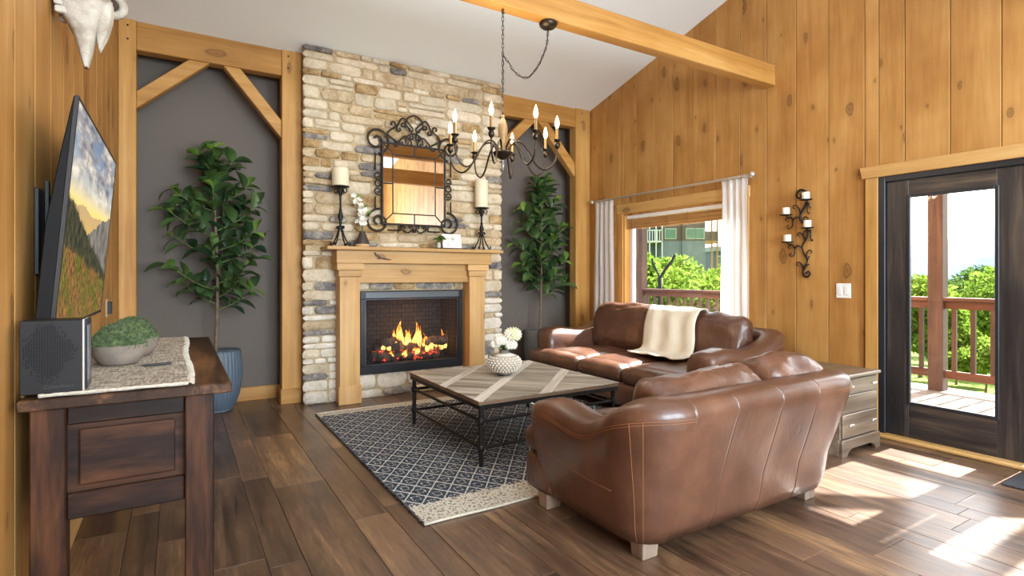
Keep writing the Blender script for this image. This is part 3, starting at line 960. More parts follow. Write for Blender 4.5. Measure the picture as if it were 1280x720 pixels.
def brickm():
    t = NT('sooty_firebrick')
    b = t.n('TexBrick')
    tc = t.n('TexCoord')
    mp = t.n('Mapping')
    mp.inputs['Rotation'].default_value = (PI / 2, 0, 0)
    t.l(tc.outputs['Object'], mp.inputs[0]); t.l(mp.outputs[0], b.inputs[0])
    b.inputs['Color1'].default_value = srgb(66, 58, 54)
    b.inputs['Color2'].default_value = srgb(50, 46, 44)
    b.inputs['Mortar'].default_value = srgb(28, 26, 26)
    b.inputs['Scale'].default_value = 5.0
    return t.bsdf(b.outputs[0], 0.9)
M['firebrick'] = brickm()
bx = MB()
bx.box((OX0, YA - 0.05, OZ0), (OX1, YA, OZ1)).box((OX0, YS + 0.02, OZ0), (OX0 + 0.01, YA - 0.05, OZ1)).box((OX1 - 0.01, YS + 0.02, OZ0), (OX1, YA - 0.05, OZ1)).box((OX0 + 0.01, YS + 0.02, OZ0), (OX1 - 0.01, YA - 0.05, OZ0 + 0.01)).box((OX0 + 0.01, YS + 0.02, OZ1 - 0.01), (OX1 - 0.01, YA - 0.05, OZ1))
bx.build('firebox', M['firebrick'], fi)
def meshscreen():
    t = NT('fire_mesh_curtain')
    d = t.n('BsdfDiffuse'); d.inputs[0].default_value = srgb(58, 58, 62)
    tp = t.n('BsdfTransparent')
    v = t.coords(False)
    w = t.n('TexWave'); w.inputs['Scale'].default_value = 9; w.bands_direction = 'X'; w.inputs['Distortion'].default_value = 2.0; w.inputs['Detail Scale'].default_value = 0.4
    t.l(v, w.inputs[0])
    mx = t.n('MixShader')
    t.l(t.math('ADD', 0.20, t.math('MULTIPLY', w.outputs['Fac'], 0.20)), mx.inputs[0])
    t.l(tp.outputs[0], mx.inputs[1]); t.l(d.outputs[0], mx.inputs[2]); t.l(mx.outputs[0], t.out.inputs[0])
    return t.m
M['mesh'] = meshscreen()
for (a, b, ph) in ((ix0 + 0.014, 2.20, 0.3), (2.20, ix1 - 0.014, 1.4)):
    MB().grid(lambda u, v: (a + (b - a) * u, YF + 0.034 + 0.005 * math.sin(u * 2 * PI * 11 + ph), iz0 + 0.02 + (iz1 - iz0 - 0.03) * v), 66, 1).build('mesh_curtain', M['mesh'], fi, smooth=True)
M['log'] = plain('charred_log', srgb(96, 80, 70), 0.95, nscale=18, nvar=0.6, bump=1.0, bscale=30)
M['logend'] = plain('ashen_log_end', srgb(128, 108, 90), 0.95, nscale=18, nvar=0.4, bump=0.6)
def emberm():
    t = NT('glowing_ember')
    v = t.coords(True)
    f = t.noise(v, 13, 4, 0.7)
    e = t.n('Emission')
    t.l(t.ramp(f, [(0.5, srgb(190, 20, 10)), (0.68, srgb(255, 80, 40))]), e.inputs[0])
    t.l(t.math('MULTIPLY', t.math('MAXIMUM', t.math('SUBTRACT', f, 0.545), 0.0), 26), e.inputs[1])
    b = t.n('BsdfPrincipled'); b.inputs['Base Color'].default_value = srgb(84, 70, 62); b.inputs['Roughness'].default_value = 0.95
    ad = t.n('AddShader')
    t.l(e.outputs[0], ad.inputs[0]); t.l(b.outputs[0], ad.inputs[1]); t.l(ad.outputs[0], t.out.inputs[0])
    return t.m
M['ember'] = emberm()
def log(p, q, r, mat, seed):
    p, q = Vector(p), Vector(q)
    n = 9
    pts = [p.lerp(q, i / n) + Vector((0, 0, 0.012 * math.sin(i * 1.7 + seed))) for i in range(n + 1)]
    mb = MB()
    secs = []
    d = (q - p).normalized(); up = d.orthogonal().normalized(); bi = d.cross(up)
    for i, c in enumerate(pts):
        secs.append([c + (up * math.cos(a) + bi * math.sin(a)) * r * (1 + 0.22 * mnoise.noise(Vector((i * 0.6, a * 1.2, seed)))) for a in [2 * PI * k / 12 for k in range(12)]])
    mb.loft(secs)
    o = mb.build('log', mat, fi, smooth=60)
    for c in (p - d * 0.003, q + d * 0.003):
        MB().tube([c - d * 0.006, c + d * 0.006], r * 0.86, 12).build('log_end', M['logend'], o)
    return o
zb_ = OZ0 + 0.05
log((1.82, 5.93, zb_ + 0.03), (2.62, 5.97, zb_ + 0.05), 0.055, M['ember'], 1)
log((1.86, 5.82, zb_ + 0.04), (2.56, 5.86, zb_ + 0.02), 0.05, M['ember'], 2)
log((1.93, 5.84, zb_ + 0.20), (2.30, 6.02, zb_ + 0.16), 0.05, M['log'], 3)
log((2.22, 6.0, zb_ + 0.13), (2.66, 5.82, zb_ + 0.19), 0.055, M['log'], 4)
log((1.90, 6.0, zb_ + 0.11), (2.10, 5.80, zb_ + 0.15), 0.048, M['log'], 5)
log((2.0, 5.86, zb_ + 0.12), (2.5, 5.9, zb_ + 0.12), 0.042, M['ember'], 6)
gr = MB()
for k in range(7):
    xx = 1.86 + k * 0.12
    gr.tube([(xx, 5.76, OZ0 + 0.10), (xx, 5.76, OZ0 + 0.035), (xx, 6.02, OZ0 + 0.035)], 0.008, 6)
for yy in (5.78, 6.0):
    gr.tube([(1.80, yy, OZ0 + 0.03), (2.64, yy, OZ0 + 0.03)], 0.008, 6)
for xx in (1.83, 2.61):
    for yy in (5.78, 6.0):
        gr.tube([(xx, yy, OZ0 + 0.01), (xx, yy, OZ0 + 0.03)], 0.008, 6)
gr.build('grate', M['black'], fi, smooth=True)
def flamem():
    t = NT('gas_flame')
    tc = t.n('TexCoord')
    sep = t.n('SeparateXYZ'); t.l(tc.outputs['Generated'], sep.inputs[0])
    z = sep.outputs['Z']
    f = t.noise(t.scaled(tc.outputs['Object'], (1.6, 1, 0.55)), 34, 4, 0.65, 0.6)
    h = t.math('ADD', z, t.math('MULTIPLY', t.math('SUBTRACT', f, 0.5), 2.0))
    col = t.ramp(h, [(0.05, srgb(255, 150, 50)), (0.3, srgb(255, 206, 110)), (0.65, srgb(255, 150, 40)), (0.95, srgb(230, 70, 12))])
    e = t.n('Emission'); t.l(col, e.inputs[0])
    t.l(t.ramp(h, [(0.0, (0.25,) * 3), (0.3, (1, 1, 1)), (1.0, (0.3,) * 3)]), e.inputs[1])
    st = t.math('MULTIPLY', t.ramp(h, [(0.0, (0.3,) * 3), (0.3, (1, 1, 1)), (1.0, (0.25,) * 3)]), 3.6)
    t.l(st, e.inputs[1])
    tp = t.n('BsdfTransparent')
    lw = t.n('LayerWeight'); lw.inputs[0].default_value = 0.35
    a = t.math('MULTIPLY', t.ramp(h, [(0.0, (0.35,) * 3), (0.25, (0.95,) * 3), (0.6, (0.8,) * 3), (1.0, (0.0,) * 3)]), 0.9)
    mx = t.n('MixShader')
    t.l(a, mx.inputs[0]); t.l(tp.outputs[0], mx.inputs[1]); t.l(e.outputs[0], mx.inputs[2]); t.l(mx.outputs[0], t.out.inputs[0])
    return t.m
M['flame'] = flamem()
RF = random.Random(9)
def flame(x0, y0, z0, h, w, seed):
    n = 12
    pts, rr = [], []
    for i in range(n + 1):
        t = i / n
        pts.append((x0 + 0.35 * w * math.sin(3.5 * t + seed) * t * 1.5, y0 + 0.015 * math.sin(5 * t + seed * 2), z0 + h * t))
        rr.append(max(0.0015, w * 0.5 * (math.sin(PI * min(1, (t * 0.8 + 0.17))) ** 1.1) * (1 - t ** 1.6) * (1 + 0.25 * math.sin(9 * t + seed * 3))))
    MB().tube(pts, rr, 10).build('flame', M['flame'], fi, smooth=True)
for (xx, yy, zz, h, w) in [(2.15, 5.90, .46, .36, .10), (2.10, 5.94, .47, .24, .08), (2.05, 5.87, .44, .18, .06), (2.21, 5.93, .45, .24, .09), (2.31, 5.90, .46, .34, .09), (2.36, 5.93, .46, .25, .08), (2.27, 5.88, .44, .18, .07), (2.42, 5.90, .44, .2, .07), (2.50, 5.86, .44, .15, .06), (2.57, 5.9, .45, .15, .06), (2.64, 5.92, .42, .26, .07),
                          (1.98, 5.86, .46, .13, .06), (1.93, 5.88, .47, .10, .05), (2.0, 5.80, .40, .07, .05), (2.14, 5.79, .40, .08, .07), (2.28, 5.80, .41, .09, .07), (2.40, 5.80, .43, .1, .06), (2.18, 5.86, .46, .28, .06), (2.13, 5.88, .45, .22, .06), (2.34, 5.87, .46, .28, .055), (2.25, 5.91, .46, .2, .06), (2.39, 5.88, .45, .16, .05), (2.46, 5.88, .45, .13, .05), (2.67, 5.88, .44, .2, .05), (2.08, 5.90, .46, .2, .05)]:
    flame(xx, yy, zz, h, w, RF.random() * 6)
pl = bpy.data.lights.new('fire_glow', 'POINT')
pl.energy = 5
pl.color = (1, 0.45, 0.14)
pl.shadow_soft_size = 0.12
po = bpy.data.objects.new('fire_glow', pl)
po.location = (2.25, 5.84, 0.75)
COL.objects.link(po)

# ------------------------------------------------------------------ rug
RX0, RX1, RY0, RY1 = 1.085, 3.55, 2.65, 5.28
def rugm():
    t = NT('woven_diamond_rug')
    tc = t.n('TexCoord')
    sep = t.n('SeparateXYZ'); t.l(tc.outputs['Object'], sep.inputs[0])
    X, Y = sep.outputs[0], sep.outputs[1]
    wob = t.math('MULTIPLY', t.math('SUBTRACT', t.noise(tc.outputs['Object'], 60, 2), 0.5), 0.16)
    sx, sy = 7.4, 5.6
    u = t.math('ADD', t.math('ADD', t.math('MULTIPLY', X, sx), t.math('MULTIPLY', Y, sy)), wob)
    w = t.math('ADD', t.math('SUBTRACT', t.math('MULTIPLY', X, sx), t.math('MULTIPLY', Y, sy)), wob)
    fu = t.math('ABSOLUTE', t.math('SUBTRACT', t.math('FRACT', u), 0.5))
    fw_ = t.math('ABSOLUTE', t.math('SUBTRACT', t.math('FRACT', w), 0.5))
    lu = t.math('LESS_THAN', fu, 0.055)
    lw = t.math('LESS_THAN', fw_, 0.04)
    # small diamond in every cell
    dc = t.math('ADD', t.math('SUBTRACT', 0.5, fu), t.math('SUBTRACT', 0.5, fw_))
    dot = t.math('LESS_THAN', t.math('ABSOLUTE', t.math('SUBTRACT', dc, 0.30)), 0.06)
    sp = t.noise(t.scaled(tc.outputs['Object'], (150, 60, 1)), 1.0, 2, 0.5)
    spk = t.math('GREATER_THAN', sp, 0.50)
    lines = t.math('MAXIMUM', lu, t.math('MAXIMUM', lw, t.math('MULTIPLY', dot, spk)))
    # warp stripes
    rib = t.math('MULTIPLY', t.math('ADD', t.math('SINE', t.math('MULTIPLY', X, 560)), 1), 0.5)
    n2 = t.noise(t.scaled(tc.outputs['Object'], (90, 30, 1)), 1.0, 3)
    dark = t.ramp(t.math('ADD', t.math('MULTIPLY', rib, 0.45), t.math('MULTIPLY', n2, 0.55)), [(0.25, srgb(18, 23, 33)), (0.55, srgb(44, 54, 70)), (0.82, srgb(126, 134, 144))])
    cream = t.ramp(n2, [(0.3, srgb(172, 170, 162)), (0.6, srgb(220, 218, 212))])
    col = t.mix(t.math('MULTIPLY', lines, 0.9), dark, cream)
    # cream end bands
    yrel = t.math('SUBTRACT', Y, 0.0)
    band = t.math('MAXIMUM', t.math('LESS_THAN', t.math('ADD', yrel, wob), -(RY1 - RY0) / 2 + 0.24), t.math('GREATER_THAN', yrel, (RY1 - RY0) / 2 - 0.13))
    spots = t.math('LESS_THAN', t.noise(t.scaled(tc.outputs['Object'], (70, 45, 1)), 1.0, 2), 0.44)
    bcol = t.mix(t.math('MULTIPLY', spots, 0.75), srgb(206, 198, 182), srgb(70, 68, 68))
    col = t.mix(band, col, bcol)
    return t.bsdf(col, 0.95, 0, 0.1, t.math('ADD', rib, sp), 0.5, 0.004)
M['rug'] = rugm()
M['creamcord'] = fabric('cream_cord', srgb(168, 158, 140), srgb(206, 196, 180), 90)
M['darkcord'] = fabric('dark_cord', srgb(30, 30, 34), srgb(90, 88, 86), 60)
ru = thing('area_rug', 'flat woven charcoal and cream diamond patterned rug', 'rug', ((RX0 + RX1) / 2, (RY0 + RY1) / 2, 0))
MB().grid(lambda u, v: (RX0 + (RX1 - RX0) * u, RY0 + (RY1 - RY0) * v, 0.009 + 0.0015 * mnoise.noise(Vector((u * 9, v * 9, 1)))), 40, 40).box((RX0 + 0.004, RY0 + 0.004, 0.001), (RX1 - 0.004, RY1 - 0.004, 0.006)).build('weave', M['rug'], ru)
for yy in (RY0, RY1):
    MB().tube([(RX0 + (RX1 - RX0) * i / 30, yy + 0.003 * math.sin(i), 0.009) for i in range(31)], 0.008, 6).build('end_binding', M['creamcord'], ru, smooth=True)
for xx in (RX0, RX1):
    e = MB()
    nk = 110
    for i in range(nk):
        yy = RY0 + (RY1 - RY0) * (i + 0.5) / nk
        e.ball((xx + 0.003 * math.sin(i * 2.2), yy, 0.0085), (0.008, 0.010, 0.0075), 6, 4)
    tag(e.build('side_knots', M['darkcord'], ru, smooth=True), kind='stuff')

# ------------------------------------------------------------------ coffee table
TX0, TX1, TY0, TY1, TZ = 1.70, 2.94, 3.21, 4.50, 0.46
ct = thing('coffee_table', 'square coffee table with diagonal reclaimed wood top on black pipe frame', 'coffee table', ((TX0 + TX1) / 2, (TY0 + TY1) / 2, 0))
top = MB().box((TX0 + 0.004, TY0 + 0.004, TZ - 0.032), (TX1 - 0.004, TY1 - 0.004, TZ - 0.006)).build('table_top', wood('table_edge_wood', srgb(92, 72, 56), srgb(122, 100, 80), srgb(150, 126, 102), 'x', 14, 0.8), ct, bevel=0.003)
def twood(nm, a, b, c, rot):
    t = NT(nm)
    tc = t.n('TexCoord')
    oi = t.n('ObjectInfo')
    mp = t.n('Mapping'); mp.inputs['Rotation'].default_value = (0, 0, rot); 
    t.l(tc.outputs['Object'], mp.inputs[0])
    ad = t.n('VectorMath', operation='ADD'); t.l(mp.outputs[0], ad.inputs[0])
    k = t.n('VectorMath', operation='SCALE'); k.inputs[0].default_value = (1, .7, .4); t.l(t.math('MULTIPLY', oi.outputs['Random'], 31), k.inputs['Scale']); t.l(k.outputs[0], ad.inputs[1])
    f = t.noise(t.scaled(ad.outputs[0], (2.0, 34, 10)), 1.0, 6, 0.6, 0.4)
    g = t.math('ADD', f, t.math('MULTIPLY', t.math('SUBTRACT', oi.outputs['Random'], 0.5), 0.28))
    col = t.ramp(g, [(0.3, a), (0.5, b), (0.7, c)])
    return t.bsdf(col, 0.55, 0, 0.35, f, 0.25, 0.002)
M['tw_a'] = twood('weathered_plank_a', srgb(110, 100, 88), srgb(154, 144, 130), srgb(186, 178, 166), PI / 4)
M['tw_b'] = twood('weathered_plank_b', srgb(172, 162, 150), srgb(198, 190, 178), srgb(214, 208, 198), -PI / 4)
cx, cy = (TX0 + TX1) / 2, (TY0 + TY1) / 2
def tabpiece(poly, mat):
    # poly in (s,t): s along (1,1), t along (-1,1) -> world, clipped to the top
    w = [(cx + (s - t) / math.sqrt(2), cy + (s + t) / math.sqrt(2)) for s, t in poly]
    for (a, b, c) in ((-1, 0, -TX0), (1, 0, TX1), (0, -1, -TY0), (0, 1, TY1)):
        w = clip_poly(w, a, b, c)
        if len(w) < 3: return
    ar = abs(sum(w[i][0] * w[(i + 1) % len(w)][1] - w[(i + 1) % len(w)][0] * w[i][1] for i in range(len(w)))) / 2
    if ar < 0.0006: return
    dz = R.uniform(-0.0007, 0.0007)
    MB().prism(w, lambda u, v: (u, v, TZ - 0.006), lambda u, v: (u, v, TZ + dz)).build('plank', mat, top, bevel=0.0012)
bands = [-0.40, 0.0, 0.40]           # t offsets of the light strips
bw = 0.04
edges = [-1.0, *bands, 1.0]
for b in bands:
    for (s0, s1) in ((-1, -0.02), (-0.02, 1)):
        tabpiece([(s0, b - bw), (s1, b - bw), (s1, b + bw), (s0, b + bw)], M['tw_b'])
for i in range(4):
    a, b = edges[i] + (bw if i else 0), edges[i + 1] - (bw if i < 3 else 0)
    s = -1.0 + 0.03 * i
    while s < 1:
        tabpiece([(s + 0.0008, a + 0.0008), (s + 0.088, a + 0.0008), (s + 0.088, b - 0.0008), (s + 0.0008, b - 0.0008)], M['tw_a'])
        s += 0.09
# frame
legs = [(TX0 + 0.035, TY0 + 0.035), (TX1 - 0.035, TY0 + 0.035), (TX0 + 0.035, TY1 - 0.035), (TX1 - 0.035, TY1 - 0.035)]
ap = MB()
z0, z1 = TZ - 0.062, TZ - 0.032
ap.box((TX0 + 0.008, TY0 + 0.008, z0), (TX1 - 0.008, TY0 + 0.03, z1)).box((TX0 + 0.008, TY1 - 0.03, z0), (TX1 - 0.008, TY1 - 0.008, z1)).box((TX0 + 0.008, TY0 + 0.03, z0), (TX0 + 0.03, TY1 - 0.03, z1)).box((TX1 - 0.03, TY0 + 0.03, z0), (TX1 - 0.008, TY1 - 0.03, z1))
ap.build('apron', M['ironblack'], ct, bevel=0.003)
for (lx, ly) in legs:
    o = MB().lathe([(0.012, 0.010), (0.015, 0.02), (0.017, 0.12), (0.017, TZ - 0.055)], (lx, ly, 0), 12).build('leg', M['ironblack'], ct, smooth=50)
    for zz in (0.135, 0.315):
        MB().lathe([(0.018, -0.026), (0.023, -0.022), (0.025, 0), (0.023, 0.022), (0.018, 0.026)], (lx, ly, zz), 12).build('pipe_joint', M['ironblack'], o, smooth=50)
for zz in (0.135, 0.315):
    for (i, j) in ((0, 1), (2, 3), (0, 2), (1, 3)):
        MB().tube([(*legs[i], zz), (*legs[j], zz)], 0.0115, 10).build('stretcher', M['ironblack'], ct, smooth=50)

# ------------------------------------------------------------------ leather sofas
def sofa(label, W, D, zarm, zback, M4, loc, nseat, nback, lean, seams, group='brown leather sofas', arm_t=0.22, cush_h=0.46, cush_dz=0.0, seed=0, cush_y=0.30, bsplit=0.5, cush_extra=0.0):
    """local frame: x along the width 0..W, y from the back (0) to the front (D)."""
    t = thing('leather_sofa', label, 'sofa', loc, group)
    tf = lambda p: M4 @ Vector(p)
    r = 0.20
    path = []          # (x, y, nx, ny, kind)
    fe = D - 0.16
    for k in range(15):
        q = k / 14
        path.append((0, fe + (r - fe) * q, -1, 0))
    for k in range(1, 8):
        a = PI / 2 * k / 8
        path.append((r - r * math.cos(a), r - r * math.sin(a), -math.cos(a), -math.sin(a)))
    xsb = sorted(set([r + (W - 2 * r) * k / 16 for k in range(17)] + [s_ + e for s_ in seams for e in (-0.012, -0.004, 0, 0.004, 0.012)]))
    for xx in xsb:
        path.append((xx, 0, 0, -1))
    for k in range(1, 8):
        a = PI / 2 * k / 8
        path.append((W - r + r * math.sin(a), r - r * math.cos(a), math.sin(a), -math.cos(a)))
    for k in range(15):
        q = k / 14
        path.append((W, r + (fe - r) * q, 1, 0))
    secs = []
    for (x, y, nx, ny) in path:
        q = max(0, min(1, (y - 0.02) / (fe - 0.02)))         # 0 at the back, 1 at the arm front
        sm = lambda e0, e1, v: (lambda w: w * w * (3 - 2 * w))(max(0, min(1, (v - e0) / (e1 - e0))))
        zt = zback + (zarm - zback) * sm(-0.03, 0.50, q) + 0.035 * sm(0.55, 0.9, q) - 0.02 * sm(0.9, 1.0, q)
        isb = 1 - sm(0.0, 0.35, q)
        ln = lean * isb + 0.045 * (1 - isb)
        th = 0.15 * isb + arm_t * (1 - isb)
        pin = 0.011 if (ny == -1 and any(abs(x - s_) < 1e-6 for s_ in seams)) else 0
        prof = [(-0.055, 0.085), (-0.02, 0.16), (0.0, 0.30), (ln * 0.45, zt * 0.62), (ln * 0.85, zt - 0.13), (ln, zt - 0.07), (ln - 0.012, zt - 0.022), (ln - 0.05, zt), (-th * 0.55 + ln * 0.5, zt + 0.006), (-th * 0.9 + ln * 0.3, zt - 0.025), (-th, zt - 0.08), (-th - 0.01, zt - 0.18), (-th, 0.28), (-th + 0.01, 0.085)]
        ring = []
        for (o, z) in prof:
            o2 = o - pin if o > -0.06 else o
            w_ = 0.004 * mnoise.noise(Vector((x * 6, y * 6, z * 5 + seed)))
            ring.append(Vector((x + nx * (o2 + w_), y + ny * (o2 + w_), z)))
        secs.append(ring)
    # rounded arm fronts
    def capoff(ring, dy, s_):
        c = sum(ring, Vector()) / len(ring)
        return [Vector((c.x + (p.x - c.x) * s_, p.y + dy, c.z + (p.z - c.z) * (1 - (1 - s_) * 0.5))) for p in ring]
    front0 = [capoff(secs[0], d, s_) for (d, s_) in ((0.085, 0.25), (0.08, 0.6), (0.06, 0.84), (0.03, 0.96))]
    front1 = [capoff(secs[-1], d, s_) for (d, s_) in ((0.03, 0.96), (0.06, 0.84), (0.08, 0.6), (0.085, 0.25))]
    secs = front0 + secs + front1
    MB().loft([[tf(p) for p in ring] for ring in secs]).build('shell', M['leather_s'], t, smooth=True)
    for s_ in seams:
        i_ = next(i for i, p_ in enumerate(path) if p_[3] == -1 and abs(p_[0] - s_) < 1e-6) + 4
        MB().tube([tf(secs[i_][k] + Vector((0, -0.001, 0))) for k in range(0, 8)], 0.0028, 5).build('seam', M['seam'], t, smooth=True)
    # stitching lines on the outside
    st = MB()
    n0 = 4
    def along(idx, off, frm, to):
        return [tf(secs[i][idx] + Vector((0, 0, off))) for i in range(frm, to)]
    for off in (0.0, -0.012):
        st.tube(along(5, off, 2, n0 + 24), 0.0016, 4)
        st.tube(along(5, off, len(secs) - n0 - 24, len(secs) - 2), 0.0016, 4)
    for si in (n0 + 17, n0 + 18, len(secs) - n0 - 19):
        st.tube([tf(secs[si][k]) for k in range(0, 6)], 0.0016, 4)
    def sidecurve(side):
        o = []
        for k in range(0, 15):
            i = n0 + k if side == 0 else len(secs) - n0 - 1 - k
            q = k / 14
            a, b = secs[i][2], secs[i][3]
            f_ = 0.85 - 0.75 * math.sin(q * PI / 2)
            o.append(tf(a.lerp(b, max(0.0, f_))))
        return o
    for side in (0, 1):
        st.tube(sidecurve(side), 0.0018, 4)
    tag(st.build('stitching', M['thread'], t, smooth=True), kind='stuff')
    # base rail
    MB().rbox((W / 2, D - 0.10, 0.195), (W - 0.02, 0.26, 0.22), 0.045, 10, (0, 0.012, 0), M4, 0.006, 5, seed).build('front_rail', M['leather'], t, smooth=True)
    MB().box((arm_t - 0.04, 0.1, 0.10), (W - arm_t + 0.04, D - 0.2, 0.26)).build('seat_deck', M['leather'], t) if False else None
    dk = MB().box((arm_t - 0.05, 0.13, 0.10), (W - arm_t + 0.05, D - 0.22, 0.27))
    dk.v = [tf(v) for v in dk.v]
    dk.build('seat_deck', M['leather'], t)
    # seat cushions: the outer ones wrap in front of the arms
    wi_ = (W - 2 * arm_t) / nseat
    for k in range(nseat):
        a = arm_t + wi_ * k
        MB().rbox((a + wi_ / 2, D * 0.5 + 0.07, 0.365), (wi_ - 0.006, D - 0.28, 0.19), 0.06, 10, (0, 0.0, 0.035), M4, 0.007, 5, seed + k).build('seat_cushion', M['leather'], t, smooth=True)
    for k in range(nseat):
        a = 0.0 if k == 0 else arm_t + wi_ * k
        b = W if k == nseat - 1 else arm_t + wi_ * (k + 1)
        MB().rbox(((a + b) / 2, D - 0.06, 0.375), (b - a - 0.004, 0.21, 0.155), 0.065, 10, (0, 0.015, 0.012), M4, 0.008, 6, seed + k + 9).build('cushion_front', M['leather'], t, smooth=True)
    # back cushions
    wall_ = W - 2 * arm_t + 0.12 + cush_extra
    for k in range(nback):
        wb_ = wall_ * (bsplit if k == 0 else 1 - bsplit)
        a = arm_t - 0.06 + (0 if k == 0 else wall_ * bsplit)
        ang = math.radians(14)
        LM = M4 @ Matrix.Translation((a + wb_ / 2, cush_y, 0.62 + cush_dz + (0.035 if k else 0))) @ Matrix.Rotation(ang, 4, 'X') @ Matrix.Rotation(math.radians((-1.0, 1.3)[k % 2]), 4, 'Y')
        c = MB().rbox((0, 0, 0), (wb_ - 0.004, 0.23, cush_h), 0.095, 22, (0.0, 0.045, 0.03), LM, 0.020, 7.5, seed + 20 + k)
        o = c.build('back_cushion', M['leather'], t, smooth=True)
    for (fx, fy) in ((0.10, 0.10), (W - 0.20, 0.10), (0.04, D - 0.16), (W - 0.14, D - 0.16)):
        f = MB().prism([(fx + 0.008, fy + 0.008), (fx + 0.10, fy + 0.008), (fx + 0.10, fy + 0.085), (fx + 0.008, fy + 0.085)], lambda u, v: (u, v, 0.0), lambda u, v: (fx + 0.054 + (u - fx - 0.054) * 1.15, fy + 0.046 + (v - fy - 0.046) * 1.15, 0.10))
        f.v = [tf(v) for v in f.v]
        f.build('foot', M['footwood'], t, bevel=0.004)
    return t
# loveseat seen from behind
LX, LY = 1.69, 1.70
near = sofa('brown leather loveseat turned with its plain stitched back to the room', 1.58, 0.93, 0.595, 0.755, Matrix.Translation((LX, LY, 0)), (LX + 0.78, LY + 0.46, 0), 2, 2, 0.115, (0.205, 0.49, 0.83, 1.14), seed=3, bsplit=0.60, cush_extra=0.12, cush_h=0.44, cush_dz=-0.045, cush_y=0.20)
# long sofa under the window, facing into the room
FMX = Matrix(((0, -1, 0, 4.66), (1, 0, 0, 2.90), (0, 0, 1, 0), (0, 0, 0, 1)))
far = sofa('long brown leather sofa under the window with a cream throw over it', 2.42, 1.16, 0.655, 0.80, FMX, (4.1, 4.1, 0), 3, 2, 0.06, (), seed=11, arm_t=0.24, cush_h=0.50, cush_dz=0.045)

# cream throw over the long sofa
def throwfn(u, v):
    # v 0 behind the back, to 1 on the seat
    prof = spl([(4.47, 0, 0.72), (4.475, 0, 0.86), (4.42, 0, 0.945), (4.30, 0, 0.935), (4.215, 0, 0.83), (4.16, 0, 0.66), (4.10, 0, 0.53), (3.98, 0, 0.515), (3.86, 0, 0.517)], 6)
    p = prof[min(len(prof) - 1, int(v * (len(prof) - 1)))]
    q = prof[min(len(prof) - 1, int(v * (len(prof) - 1)) + 1)]
    fr_ = v * (len(prof) - 1) % 1
    c = p.lerp(q, fr_)
    y0, y1 = 3.62 - 0.17 * v, 4.29 - 0.17 * v
    n = mnoise.noise(Vector((u * 3, v * 4, 2)))
    return Vector((c.x - 0.012 * math.sin(u * 17) * (0.3 + v) - 0.02 * abs(n), y0 + (y1 - y0) * u + 0.03 * mnoise.noise(Vector((v * 5, u, 7))), c.z + 0.016 + 0.014 * mnoise.noise(Vector((u * 5, v * 6, 4)))))
th = MB().sheet(throwfn, 30, 48, 0.010).build('throw_blanket', M['throw'], smooth=True)
tag(th, 'cream knitted throw draped over the back and seat of the long leather sofa', 'blanket')

# ------------------------------------------------------------------ nightstand beside the door
def nsw():
    return wood('weathered_grey_wood', srgb(80, 66, 54), srgb(112, 96, 80), srgb(146, 130, 114), 'x', 14, 0.9, 0, 3, 0.3, 0.6)
M['nsw'] = nsw()
NX0, NX1, NY0, NY1 = 4.02, 4.52, 2.10, 2.56
nt = thing('nightstand', 'small weathered brown two drawer chest beside the glass door', 'nightstand', ((NX0 + NX1) / 2, (NY0 + NY1) / 2, 0))
MB().box((NX0, NY0 + 0.01, 0.12), (NX1, NY1, 0.555)).build('body', M['nsw'], nt, bevel=0.003)
MB().box((NX0 - 0.022, NY0 - 0.02, 0.555), (NX1 + 0.022, NY1 + 0.01, 0.58)).build('top', M['nsw'], nt, bevel=0.006)
bs = [(NX0 - 0.015, 0.0), (NX0 + 0.05, 0.0), (NX0 + 0.07, 0.03), (NX0 + 0.12, 0.05), (NX1 - 0.12, 0.05), (NX1 - 0.07, 0.03), (NX1 - 0.05, 0.0), (NX1 + 0.015, 0.0), (NX1 + 0.015, 0.10), (NX1 + 0.005, 0.12), (NX0 - 0.005, 0.12), (NX0 - 0.015, 0.10)]
MB().prism(bs, lambda u, v: (u, NY0 - 0.015, v), lambda u, v: (u, NY0 + 0.01, v)).build('base', M['nsw'], nt, bevel=0.002)
for (a, b) in ((NX1 - 0.02, NX1 + 0.015), (NX0 - 0.015, NX0 + 0.02)):
    MB().box((a, NY0 + 0.01, 0.0), (b, NY1, 0.12)).build('base_side', M['nsw'], nt, bevel=0.003)
for (a, b, kb) in ((0.435, 0.545, True), (0.30, 0.43, False), (0.13, 0.295, True)):
    d = MB().box((NX0 + 0.012, NY0 - 0.006, a), (NX1 - 0.012, NY0 + 0.012, b)).build('drawer', M['nsw'], nt, bevel=0.004)
    if kb:
        for kx in (NX0 + 0.12, NX1 - 0.06):
            MB().box((kx - 0.03, NY0 - 0.016, (a + b) / 2 - 0.008), (kx + 0.03, NY0 - 0.008, (a + b) / 2 + 0.008)).lathe([(0.006, 0), (0.006, 0.01)], (kx, NY0 - 0.012, (a + b) / 2), 8, 'y').build('handle', M['nickel'], d, bevel=0.003)

# ------------------------------------------------------------------ door mat, light switch
matm = plain('charcoal_door_mat', srgb(58, 60, 64), 0.95, nscale=120, nvar=0.7, bump=1.0, bscale=200)
dm = MB().box((4.34, 0.55, 0.001), (4.75, 1.315, 0.012)).build('door_mat', matm, bevel=0.004)
tag(dm, 'charcoal bristle door mat on the floor inside the glass door', 'door mat')
sw = thing('light_switch', 'white double light switch plate on the pine wall beside the door casing', 'light switch', (XR, 2.51, 1.16))
MB().box((XR - 0.007, 2.455, 1.10), (XR, 2.575, 1.225)).build('plate', M['white'], sw, bevel=0.003)
for yy in (2.488, 2.542):
    MB().box((XR - 0.011, yy - 0.017, 1.128), (XR - 0.006, yy + 0.017, 1.197)).build('rocker', M['white'], sw, bevel=0.002)

